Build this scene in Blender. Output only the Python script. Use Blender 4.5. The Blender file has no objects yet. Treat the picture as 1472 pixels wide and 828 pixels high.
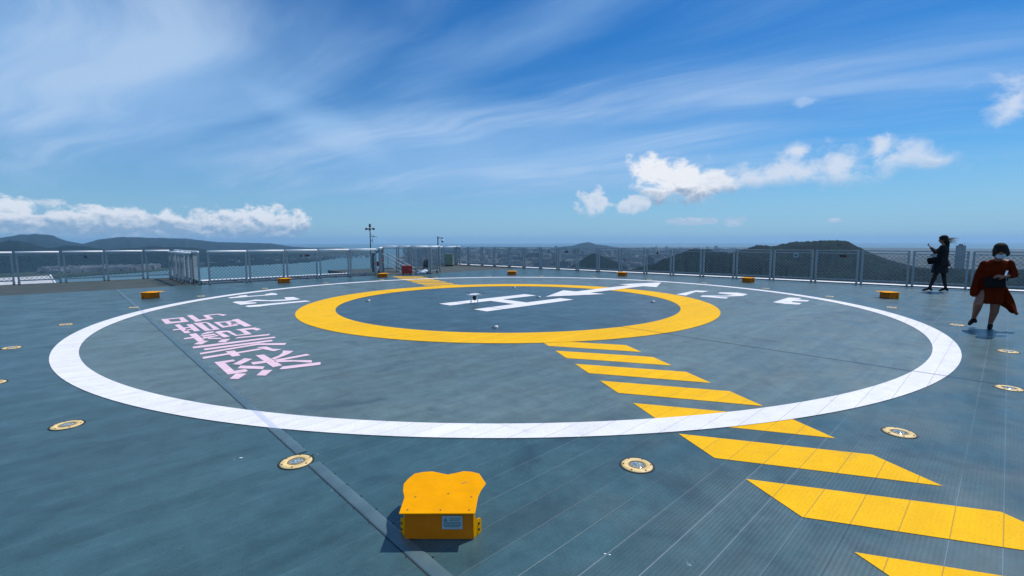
import bpy, bmesh, math, random
from mathutils import Vector, Matrix, noise
from mathutils.geometry import tessellate_polygon
R = math.radians
random.seed(11)
S = bpy.context.scene
COL = S.collection

# ------------------------------------------------------------------ camera
EYE = 1.6
cam_d = bpy.data.cameras.new('camera')
cam = bpy.data.objects.new('camera', cam_d)
COL.objects.link(cam)
cam_d.sensor_width = 36
cam_d.lens = 675.52 / 1472 * 36
cam_d.clip_start = .05
cam_d.clip_end = 120000
cam.matrix_world = Matrix.Translation((0, 0, EYE)) @ Matrix.Rotation(math.pi/2 - .0985, 4, 'X') @ Matrix.Rotation(-.0025, 4, 'Z')
S.camera = cam
S.render.resolution_x, S.render.resolution_y = 1024, 576

# ------------------------------------------------------------------ node helper
class NT:
    def __init__(s, tree):
        s.t = tree; s.n = tree.nodes; s.l = tree.links
    def node(s, kind, **kw):
        nd = s.n.new(kind)
        for k, v in kw.items(): setattr(nd, k, v)
        return nd
    def put(s, sock, v):
        if isinstance(v, bpy.types.NodeSocket): s.l.new(v, sock)
        elif isinstance(v, tuple): sock.default_value = v[:len(sock.default_value)]
        elif v is not None: sock.default_value = v
    def m(s, op, a, b=None, c=None, clamp=False):
        nd = s.node('ShaderNodeMath', operation=op, use_clamp=clamp)
        for i, v in enumerate((a, b, c)): s.put(nd.inputs[i], v)
        return nd.outputs[0]
    def v(s, op, a, b=None, scale=None):
        nd = s.node('ShaderNodeVectorMath', operation=op)
        s.put(nd.inputs[0], a); s.put(nd.inputs[1], b)
        if scale is not None: s.put(nd.inputs['Scale'], scale)
        return nd.outputs['Value'] if op in ('LENGTH', 'DOT_PRODUCT', 'DISTANCE') else nd.outputs[0]
    def sep(s, a):
        nd = s.node('ShaderNodeSeparateXYZ'); s.put(nd.inputs[0], a); return nd.outputs
    def comb(s, x=0., y=0., z=0.):
        nd = s.node('ShaderNodeCombineXYZ')
        for i, q in enumerate((x, y, z)): s.put(nd.inputs[i], q)
        return nd.outputs[0]
    def step(s, a, lo, hi, o0=0., o1=1.):
        nd = s.node('ShaderNodeMapRange', interpolation_type='SMOOTHSTEP')
        for i, q in enumerate((a, lo, hi, o0, o1)): s.put(nd.inputs[i], q)
        return nd.outputs[0]
    def lin(s, a, lo, hi, o0=0., o1=1.):
        nd = s.node('ShaderNodeMapRange')
        for i, q in enumerate((a, lo, hi, o0, o1)): s.put(nd.inputs[i], q)
        return nd.outputs[0]
    def noise(s, vec, scale, detail=4., rough=.55, dist=0.):
        nd = s.node('ShaderNodeTexNoise')
        s.put(nd.inputs['Vector'], vec); s.put(nd.inputs['Scale'], scale)
        nd.inputs['Detail'].default_value = detail; nd.inputs['Roughness'].default_value = rough
        nd.inputs['Distortion'].default_value = dist
        return nd.outputs[0]
    def wn(s, w):
        nd = s.node('ShaderNodeTexWhiteNoise', noise_dimensions='1D'); s.put(nd.inputs['W'], w); return nd.outputs['Value']
    def mix(s, f, a, b, blend='MIX'):
        nd = s.node('ShaderNodeMix', data_type='RGBA', blend_type=blend)
        s.put(nd.inputs[0], f); s.put(nd.inputs[6], c4(a)); s.put(nd.inputs[7], c4(b)); return nd.outputs[2]
def c4(c):
    return c if isinstance(c, bpy.types.NodeSocket) else (c[0], c[1], c[2], 1.)

# ------------------------------------------------------------------ world: daylight sky with cirrus veils and low cumulus
SUN_AZ, SUN_EL = R(52), R(57)          # azimuth from +Y towards +X
W = bpy.data.worlds.new('World'); S.world = W; W.use_nodes = True
w = NT(W.node_tree); w.n.clear()
sky = w.node('ShaderNodeTexSky', sky_type='NISHITA', sun_disc=False, sun_elevation=SUN_EL, sun_rotation=SUN_AZ,
             altitude=100, air_density=1.0, dust_density=.05, ozone_density=3.0)
hs = w.node('ShaderNodeHueSaturation'); hs.inputs['Hue'].default_value = .5
hs.inputs['Saturation'].default_value = 1.34; w.l.new(sky.outputs[0], hs.inputs['Color'])
dirv = w.node('ShaderNodeTexCoord').outputs['Generated']
dx, dy, dz = w.sep(w.v('NORMALIZE', dirv))
az = w.m('ARCTAN2', dx, dy)
el = w.m('ARCSINE', dz)
ae = w.comb(az, el, 0.)
# below the skyline the air is as pale as just above it
skyc = w.v('MULTIPLY', hs.outputs[0], (.52, .93, 1.14))
# cirrus: a high sheet seen in perspective
zz = w.m('ADD', w.m('MAXIMUM', dz, 0.), .07)
px = w.m('DIVIDE', dx, zz); py = w.m('DIVIDE', dy, zz)
ca, sa = math.cos(R(38)), math.sin(R(38))
qa = w.m('ADD', w.m('MULTIPLY', px, ca), w.m('MULTIPLY', py, -sa))
qb = w.m('ADD', w.m('MULTIPLY', px, sa), w.m('MULTIPLY', py, ca))
q = w.comb(w.m('MULTIPLY', qa, .22), w.m('MULTIPLY', qb, .9), 3.7)
warp = w.noise(w.comb(w.m('MULTIPLY', px, .35), w.m('MULTIPLY', py, .35), 1.2), 1.0, 3., .5)
q2 = w.v('ADD', q, w.comb(0., w.m('MULTIPLY', warp, 1.4), 0.))
streak = w.noise(q2, 1.35, 7., .58, .35)
broad = w.noise(w.comb(w.m('MULTIPLY', az, 1.3), w.m('MULTIPLY', el, 3.4), 5.1), 1.15, 3., .5, .3)
def blob(a0, e0, ra, re, rot=0.):
    d = w.v('SUBTRACT', ae, (a0, e0, 0.))
    if rot:
        rn = w.node('ShaderNodeVectorRotate', rotation_type='Z_AXIS')
        w.put(rn.inputs['Vector'], d); rn.inputs['Angle'].default_value = rot; d = rn.outputs[0]
    return w.m('SUBTRACT', 1., w.v('LENGTH', w.v('MULTIPLY', d, (1/ra, 1/re, 0.))))
veil = blob(-.70, .26, .62, .26)                                   # the big pale sheet on the left
veil = w.m('MAXIMUM', veil, blob(-.36, .21, .60, .085, R(24)))     # its long tail running down to the right
veil = w.m('MAXIMUM', veil, blob(-.04, .165, .74, .15))
veil = w.m('MAXIMUM', veil, w.m('MULTIPLY', w.step(dy, .1, -.5), .9))   # unseen bright cloud added behind the photographer to lift faces turned from the sun
veil = w.m('MAXIMUM', veil, w.m('MULTIPLY', blob(.05, .40, .62, .07, R(-18)), .75))
veil = w.m('MAXIMUM', veil, w.m('MULTIPLY', blob(.45, .27, .75, .16), .35))
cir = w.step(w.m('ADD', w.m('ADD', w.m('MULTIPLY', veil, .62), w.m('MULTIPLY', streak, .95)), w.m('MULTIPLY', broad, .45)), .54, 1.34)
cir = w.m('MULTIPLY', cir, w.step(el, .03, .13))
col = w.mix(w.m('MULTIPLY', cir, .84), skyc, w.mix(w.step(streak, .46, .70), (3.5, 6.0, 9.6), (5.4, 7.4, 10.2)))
# thin milky air just over the skyline
col = w.mix(w.m('MULTIPLY', w.step(el, .20, .0), .72), col, (3.3, 5.5, 8.4))
# cumulus near the skyline, each puff at its own bearing and height
def cumulus(blobs, col, lit, shade, amp=1., lo=.0, hi=.30, den=1., scale=22., ztop=None, soft=0.):
    f = None
    for b in blobs:
        k = blob(*b); f = k if f is None else w.m('MAXIMUM', f, k)
    p = w.v('MULTIPLY', ae, (1., 1.25, 1.))
    n1 = w.noise(p, scale, 7., .60, .25)
    n2 = w.noise(w.v('ADD', p, (-.004, -.010, 0.)), scale, 5., .60, .25)
    f = w.m('ADD', w.m('MULTIPLY', f, 1.15), .16)
    f2 = w.m('ADD', f, w.m('MULTIPLY', w.m('SUBTRACT', n1, .52), 1.9 * amp))
    mask = w.m('MULTIPLY', w.step(f2, lo, hi), den)
    e_lo, e_hi = ztop
    lift = w.step(el, e_lo, e_hi)
    li = w.m('ADD', w.m('MULTIPLY', w.m('SUBTRACT', n2, n1), 2.6), w.m('ADD', w.m('MULTIPLY', lift, .95), .12))
    tone = w.mix(w.lin(li, .05, .85), shade, lit)
    return w.mix(mask, col, tone)
WH = (10.2, 10.4, 10.9); GY = (4.2, 5.0, 6.3); BG = (2.6, 3.7, 5.0)
# low bank at left, its foot dissolving into the haze
col = cumulus([(-.84, .040, .10, .030), (-.76, .030, .12, .026), (-.70, .030, .08, .030), (-.63, .026, .07, .028), (-.55, .030, .10, .028), (-.50, .036, .07, .034), (-.445, .032, .05, .030)],
              col, (9.6, 10.0, 10.8), (3.2, 4.9, 7.0), amp=1.45, lo=.05, hi=.50, den=.90, scale=30., ztop=(.018, .056))
col = cumulus([(.288, .136, .058, .042), (.330, .117, .082, .048), (.380, .104, .068, .038)], col, WH, (3.8, 4.9, 6.6), amp=1.35, lo=.05, hi=.75, den=.97, scale=24., ztop=(.082, .116))
col = cumulus([(.455, .112, .072, .028), (.52, .122, .092, .036), (.590, .127, .076, .042), (.54, .158, .026, .018)], col, (8.4, 9.0, 10.2), (5.6, 7.0, 9.0), amp=1.7, lo=.0, hi=1.35, den=.85, scale=22., ztop=(.09, .12))
col = cumulus([(.66, .150, .026, .022), (.685, .130, .055, .028), (.725, .122, .052, .020), (.80, .197, .038, .034)], col, (8.4, 9.0, 10.2), (5.6, 7.0, 9.0), amp=1.9, lo=.0, hi=1.4, den=.78, scale=22., ztop=(.10, .14))
col = cumulus([(.546, .240, .026, .008)], col, (6.4, 8.0, 10.2), (5.6, 7.4, 9.6), amp=1.9, lo=.1, hi=1.3, den=.45, scale=22., ztop=(.10, .14))
col = cumulus([(.172, .080, .040, .030), (.25, .071, .036, .022), (.44, .034, .022, .012), (.60, .036, .014, .007), (.36, .038, .05, .008)], col, (8.8, 9.3, 10.2), (5.2, 6.6, 8.6), amp=1.6, lo=.05, hi=.65, den=.78, scale=26., ztop=(.03, .09))
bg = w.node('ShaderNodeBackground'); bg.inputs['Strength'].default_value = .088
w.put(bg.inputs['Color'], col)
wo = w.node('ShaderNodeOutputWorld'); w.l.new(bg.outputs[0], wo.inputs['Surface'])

# ------------------------------------------------------------------ sun and exposure
sun_d = bpy.data.lights.new('sun', 'SUN'); sun_d.energy = 3.6; sun_d.angle = R(.5); sun_d.color = (1., .955, .89)
sun = bpy.data.objects.new('sun', sun_d); COL.objects.link(sun)
sv = Vector((math.sin(SUN_AZ)*math.cos(SUN_EL), math.cos(SUN_AZ)*math.cos(SUN_EL), math.sin(SUN_EL)))
sun.rotation_euler = sv.to_track_quat('Z', 'Y').to_euler()
S.view_settings.view_transform = 'Standard'; S.view_settings.look = 'None'
S.view_settings.exposure = 0.0; S.view_settings.gamma = 1
S.view_settings.use_curve_mapping = False
S.render.engine = 'CYCLES'
S.cycles.volume_bounces = 1

# ------------------------------------------------------------------ helpers
CX, CY, PHI = -.095, 12.47, R(43.5)             # centre of the landing circle, heading of the deck planks
EU = Vector((math.cos(PHI), math.sin(PHI))); EV = Vector((-math.sin(PHI), math.cos(PHI)))
def uv(u, v):                                   # deck axes (along / across the planks) to world
    p = EU*u + EV*v
    return (CX + p.x, CY + p.y)
def link(name, bm, mat, parent=None, smooth=False, loc=None):
    me = bpy.data.meshes.new(name)
    bmesh.ops.recalc_face_normals(bm, faces=bm.faces[:])
    bm.to_mesh(me); bm.free()
    for mt in (mat if isinstance(mat, (list, tuple)) else [mat]): me.materials.append(mt)
    if smooth:
        for p in me.polygons: p.use_smooth = True
    o = bpy.data.objects.new(name, me); COL.objects.link(o)
    if parent: o.parent = parent
    if loc: o.location = loc
    return o
def thing(name, label, cat, loc=(0, 0, 0), rz=0, group=None):
    o = bpy.data.objects.new(name, None); COL.objects.link(o)
    o.empty_display_size = .1
    o.location = loc; o.rotation_euler = (0, 0, rz)
    return tag(o, label, cat, group)
def tag(o, label, cat, group=None):
    o['label'] = label; o['category'] = cat
    if group: o['group'] = group
    return o
def struct(o, label=None, kind='structure'):
    o['kind'] = kind
    if label: o['label'] = label
    return o
def dup(root, loc, rz, label):
    r = root.copy(); COL.objects.link(r); r.location = loc; r.rotation_euler = (0, 0, rz); r['label'] = label
    for ch in root.children:
        c = ch.copy(); COL.objects.link(c); c.parent = r
        for g in ch.children:
            d = g.copy(); COL.objects.link(d); d.parent = c
    return r
def box(bm, x0, x1, y0, y1, z0, z1, mi=0, mx=None):
    vs = [bm.verts.new(mx @ Vector(p) if mx else p) for p in
          [(x0,y0,z0),(x1,y0,z0),(x1,y1,z0),(x0,y1,z0),(x0,y0,z1),(x1,y0,z1),(x1,y1,z1),(x0,y1,z1)]]
    for f in ((0,3,2,1),(4,5,6,7),(0,1,5,4),(1,2,6,5),(2,3,7,6),(3,0,4,7)):
        bm.faces.new([vs[i] for i in f]).material_index = mi
def tube(bm, a, b, r, n=8, r2=None, mi=0, caps=True):
    a = Vector(a); b = Vector(b); d = b - a
    if d.length < 1e-6: return
    qd = d.to_track_quat('Z', 'Y'); r2 = r if r2 is None else r2
    A = [bm.verts.new(a + qd @ Vector((math.cos(t)*r, math.sin(t)*r, 0))) for t in [2*math.pi*i/n for i in range(n)]]
    B = [bm.verts.new(b + qd @ Vector((math.cos(t)*r2, math.sin(t)*r2, 0))) for t in [2*math.pi*i/n for i in range(n)]]
    for i in range(n):
        bm.faces.new((A[i], A[(i+1)%n], B[(i+1)%n], B[i])).material_index = mi
    if caps:
        bm.faces.new(A[::-1]).material_index = mi; bm.faces.new(B).material_index = mi
def ball(bm, c, rx, ry=None, rz=None, seg=14, mx=None, mi=0):
    ry = rx if ry is None else ry; rz = rx if rz is None else rz
    M = Matrix.Translation(c) @ (mx or Matrix()) @ Matrix.Diagonal((rx, ry, rz, 1))
    g = bmesh.ops.create_uvsphere(bm, u_segments=seg, v_segments=max(6, seg//2+2), radius=1, matrix=M)
    for vv in g['verts']:
        for f in vv.link_faces: f.material_index = mi
def lathe(bm, prof, n=32, c=(0, 0, 0), mi=0):
    rings = []
    for r, z in prof:
        rings.append([bm.verts.new((c[0]+r*math.cos(2*math.pi*i/n), c[1]+r*math.sin(2*math.pi*i/n), c[2]+z)) for i in range(n)] if r > 1e-6
                     else [bm.verts.new((c[0], c[1], c[2]+z))])
    for A, B in zip(rings, rings[1:]):
        for i in range(n):
            j = (i+1) % n
            if len(A) == 1 and len(B) == 1: continue
            if len(A) == 1: f = bm.faces.new((A[0], B[i], B[j]))
            elif len(B) == 1: f = bm.faces.new((A[i], A[j], B[0]))
            else: f = bm.faces.new((A[i], A[j], B[j], B[i]))
            f.material_index = mi
def poly(bm, pts, z0, z1=None, mi=0):
    """flat sheet (or prism) from an outline"""
    tri = tessellate_polygon([[Vector((p[0], p[1], 0)) for p in pts]])
    top = [bm.verts.new((p[0], p[1], z0 if z1 is None else z1)) for p in pts]
    for t in tri:
        f = bm.faces.new([top[i] for i in t]); f.material_index = mi
        f.normal_update()
        if f.normal.z < 0: f.normal_flip()
    if z1 is not None:
        bot = [bm.verts.new((p[0], p[1], z0)) for p in pts]
        for t in tri:
            f = bm.faces.new([bot[i] for i in t]); f.material_index = mi
        n = len(pts)
        for i in range(n):
            bm.faces.new((bot[i], bot[(i+1)%n], top[(i+1)%n], top[i])).material_index = mi
def sheet(name, polys, z, mat, parent, label=None):
    bm = bmesh.new()
    for i, p in enumerate(polys): poly(bm, p, z + .0003*(i % 4))
    me = bpy.data.meshes.new(name); bm.to_mesh(me); bm.free(); me.materials.append(mat)
    o = bpy.data.objects.new(name, me); COL.objects.link(o); o.parent = parent
    if label: o['label'] = label
    return o
def annulus(name, r0, r1, z, mat, parent, label, n=256):
    bm = bmesh.new()
    A = [bm.verts.new((r0*math.cos(2*math.pi*i/n), r0*math.sin(2*math.pi*i/n), z)) for i in range(n)]
    B = [bm.verts.new((r1*math.cos(2*math.pi*i/n), r1*math.sin(2*math.pi*i/n), z)) for i in range(n)]
    for i in range(n): bm.faces.new((A[i], B[i], B[(i+1)%n], A[(i+1)%n]))
    o = link(name, bm, mat, parent); o['label'] = label
    return o

# ------------------------------------------------------------------ materials
def bsdf(name, colr, rough=.5, metal=0., spec=.5, var=.15, vs=6., rvar=.1, bump=0., bs=40., coat=0.):
    m = bpy.data.materials.new(name); m.use_nodes = True; t = NT(m.node_tree)
    b = t.n['Principled BSDF']
    co = t.node('ShaderNodeTexCoord').outputs['Object']
    n = t.noise(co, vs, 5., .6)
    k = t.lin(n, .25, .75, 1-var, 1+var)
    vm = t.v('SCALE', colr[:3], scale=k)
    t.put(b.inputs['Base Color'], vm)
    t.put(b.inputs['Roughness'], t.lin(t.noise(co, vs*3.1, 3.), .3, .7, max(.02, rough-rvar), min(1, rough+rvar)))
    b.inputs['Metallic'].default_value = metal
    b.inputs['Specular IOR Level'].default_value = spec
    if coat: b.inputs['Coat Weight'].default_value = coat
    if bump:
        bn = t.node('ShaderNodeBump'); bn.inputs['Strength'].default_value = bump; bn.inputs['Distance'].default_value = .01
        t.put(bn.inputs['Height'], t.noise(co, bs, 4.)); t.l.new(bn.outputs[0], b.inputs['Normal'])
    return m
def deck_mat(name, kind, base):
    """aluminium planking: 200 mm planks with fine ribs, joints, scuffs; u along the planks, v across"""
    m = bpy.data.materials.new(name); m.use_nodes = True; t = NT(m.node_tree); b = t.n['Principled BSDF']
    co = t.node('ShaderNodeTexCoord').outputs['Object']
    u, v_, z_ = t.sep(co)
    flat = t.comb(u, v_, 0.)
    pv = t.m('DIVIDE', v_, .2)
    pid = t.m('FLOOR', pv)
    dj = t.m('MULTIPLY', t.m('PINGPONG', pv, .5), .2)                     # metres to the nearest joint
    joint = t.step(dj, .0034, .0012)
    pr = t.wn(pid)
    blotch = t.noise(flat, .42, 5., .62, .6)
    fine = t.noise(flat, 5.5, 6., .65, .3)
    alng = t.noise(t.comb(t.m('MULTIPLY', u, .55), t.m('MULTIPLY', v_, 3.2), 2.), 1.5, 5., .6)
    scuff = t.noise(t.comb(t.m('MULTIPLY', u, 1.2), t.m('MULTIPLY', v_, 1.2), 8.), 9., 3., .7, 1.6)
    if kind == 'deck':
        r = t.v('LENGTH', flat)
        c = t.mix(t.step(r, 8.46, 8.48), (.106, .156, .152), (.043, .098, .110))   # inside the circle / outside it
        c = t.mix(t.step(r, 4.335, 4.33), c, (.040, .088, .106))                    # centre disc
    else: c = c4(base)
    k = t.m('MULTIPLY', t.lin(pr, 0., 1., .93, 1.07), t.lin(blotch, .3, .7, .88, 1.11))
    k = t.m('MULTIPLY', k, t.lin(fine, .3, .7, .80, 1.18))
    k = t.m('MULTIPLY', k, t.lin(alng, .3, .7, .84, 1.16))
    if kind != 'deck': k = t.m('ADD', t.m('MULTIPLY', k, .30), .69)
    c = t.v('SCALE', c, scale=k)
    grit = t.noise(flat, 70., 3., .7)
    c = t.v('SCALE', c, scale=t.lin(grit, .3, .7, .88, 1.12))
    # dark wet looking stains and pale scuffs with a shape of their own
    if kind == 'deck':
        st = t.noise(flat, .9, 4., .6, 1.2)
        c = t.mix(t.m('MULTIPLY', t.step(st, .56, .72), .48), c, (.022, .045, .058))
        c = t.mix(t.m('MULTIPLY', t.step(scuff, .715, .76), .45), c, (.34, .42, .48))
        light = t.m('MULTIPLY', t.m('GREATER_THAN', t.wn(t.m('ADD', pid, 77.)), .45), t.step(t.v('LENGTH', flat), 8.3, 8.9))
        jm = t.m('MULTIPLY', joint, t.m('MULTIPLY', t.step(t.noise(t.comb(t.m('MULTIPLY', u, .5), v_, 4.), 1.1, 3., .6), .35, .62, .14, .50), t.step(u, -7.5, -7.2, .35, 1.)))
        c = t.mix(jm, c, t.mix(light, (.018, .034, .045), (.26, .34, .40)))
    else:
        worn = t.noise(flat, 3., 6., .7, .8)
        c = t.mix(t.m('MULTIPLY', t.step(worn, .56, .78), .30), c, (.10, .14, .16))
        c = t.mix(t.m('MULTIPLY', joint, .50), c, (.16, .13, .10))
    # cross joints of the plank fields
    for u0, wdt in ((-1.05, .026), (5.23, .008)):
        ln = t.step(t.m('ABSOLUTE', t.m('SUBTRACT', u, u0)), wdt*1.5, wdt*.6)
        c = t.mix(t.m('MULTIPLY', ln, .85 if kind == 'deck' else .45), c, (.012, .022, .03))
    t.put(b.inputs['Base Color'], c)
    t.put(b.inputs['Roughness'], t.lin(t.noise(flat, 1.7, 5., .6), .3, .7, .27 if kind == 'deck' else .48, .44 if kind == 'deck' else .66))
    b.inputs['Specular IOR Level'].default_value = .5 if kind == 'deck' else .06
    rib = t.m('SINE', t.m('MULTIPLY', v_, 2*math.pi/.0222))
    near = t.m('ADD', t.m('MULTIPLY', rib, .0016), t.m('MULTIPLY', fine, .005))
    near = t.m('MULTIPLY', near, t.m('MULTIPLY', t.step(t.noise(flat, .5, 3., .5), .38, .60, .35, 1.1), t.step(u, -7.5, -7.2, .4, 1.)))
    near = t.m('SUBTRACT', near, t.m('MULTIPLY', joint, .004))
    bn = t.node('ShaderNodeBump'); bn.inputs['Strength'].default_value = .55; bn.inputs['Distance'].default_value = 1.
    t.put(bn.inputs['Height'], t.m('MULTIPLY', near, .26 if kind == 'deck' else .42)); t.l.new(bn.outputs[0], b.inputs['Normal'])
    return m

M = {}
M['deck'] = deck_mat('deck_planking', 'deck', None)
M['white'] = deck_mat('white_marking_paint', 'paint', (.82, .80, .82))
M['yellow'] = deck_mat('yellow_marking_paint', 'paint', (.93, .50, .006))
M['pink'] = deck_mat('pink_marking_paint', 'paint', (.84, .60, .68))
M['side'] = bsdf('brown_green_grating', (.052, .070, .068), .8, var=.3, vs=1.2, bump=.3, bs=60)
M['galv'] = bsdf('galvanised_tube', (.26, .32, .36), .45, metal=.3, var=.16, vs=9)
M['alu_rail'] = bsdf('bright_aluminium_rail', (.84, .85, .86), .5, metal=.0, var=.08)
M['wire'] = bsdf('galvanised_wire', (.17, .24, .28), .5, metal=.3)
M['black'] = bsdf('black_steel', (.012, .015, .018), .55, var=.3)
M['rubber'] = bsdf('black_rubber', (.010, .012, .014), .7)
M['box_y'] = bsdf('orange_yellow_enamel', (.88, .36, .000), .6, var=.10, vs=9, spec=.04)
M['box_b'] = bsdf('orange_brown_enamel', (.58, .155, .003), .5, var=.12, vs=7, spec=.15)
M['light_y'] = bsdf('cream_yellow_casting', (.80, .58, .24), .5, var=.22, vs=22, bump=.2)
M['dirt'] = bsdf('brown_rusty_metal', (.30, .16, .06), .7, var=.4, vs=30)
M['label'] = bsdf('pale_label', (.28, .38, .42), .5, var=.06)
M['label_ink'] = bsdf('green_ink', (.05, .15, .16), .5)
M['redbox'] = bsdf('dark_red_paint', (.30, .012, .012), .5, var=.1)
M['cab'] = bsdf('olive_grey_cabinet_paint', (.17, .22, .17), .55, var=.08)
M['wplastic'] = bsdf('white_plastic', (.82, .83, .84), .35, var=.04)
M['dgrey'] = bsdf('dark_grey_metal', (.05, .06, .07), .5, var=.2)

# ------------------------------------------------------------------ deck
deck = bpy.data.objects.new('helideck', None)
DK = bmesh.new()
# the planked square runs on behind the photographer
poly(DK, [(-17, -17), (12.2+1.9, -17), (13.62, -9.5), (12.18, 13.7), (12.0, 11.0), (2.3, 11.0), (2.3, 11.85), (-17, 11.85)][:3] + [(12.35, 11.0), (2.35, 11.0), (2.35, 11.85), (-17, 11.85)], -.35, 0)
deck = link('deck', DK, M['deck'])
deck.location = (CX, CY, 0); deck.rotation_euler = (0, 0, PHI)
struct(deck, 'blue grey ribbed aluminium planking of the landing deck')
SP = bmesh.new()
poly(SP, [(-18, 11.853), (-4.9, 11.853), (-4.9, 17.4), (-18, 17.4)], -.35, -.012)
side = link('side_platform', SP, M['side']); side.location = deck.location; side.rotation_euler = deck.rotation_euler
struct(side, 'dark brown green side platform behind the left fence')
SP = bmesh.new()
poly(SP, [(2.353, 11.003), (12.3, 11.003), (12.0, 17.7), (2.353, 17.7)], -.35, -.012)
o = link('stair_platform', SP, M['side']); o.location = deck.location; o.rotation_euler = deck.rotation_euler
struct(o, 'dark platform at the far corner around the stair cage')

annulus('perimeter_ring', 8.468, 8.775, .0055, M['white'], deck, 'white circle painted round the landing area')
annulus('aiming_circle', 4.335, 5.185, .0055, M['yellow'], deck, 'broad yellow circle painted round the letter H')
# H, its strokes butted as one outline
hw, hh, hs_ = .95, 1.57, .48
Hp = [(-hh, hw), (-hh, hw-hs_), (-.24, hw-hs_), (-.24, -hw+hs_), (-hh, -hw+hs_), (-hh, -hw), (hh, -hw), (hh, -hw+hs_), (.22, -hw+hs_), (.22, hw-hs_), (hh, hw-hs_), (hh, hw)]
sheet('landing_letter', [Hp], .004, M['white'], deck, 'white capital letter H in the middle of the yellow circle')
Ap = [(1.50, .03), (3.26, .85), (3.26, .33), (6.36, .33), (6.36, .82), (8.18, .08), (6.34, -.77), (6.34, -.25), (3.30, -.22), (3.30, -.76)]
sheet('arrow', [Ap], .0080, M['white'], deck, 'white double headed arrow painted across the yellow circle')
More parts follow.
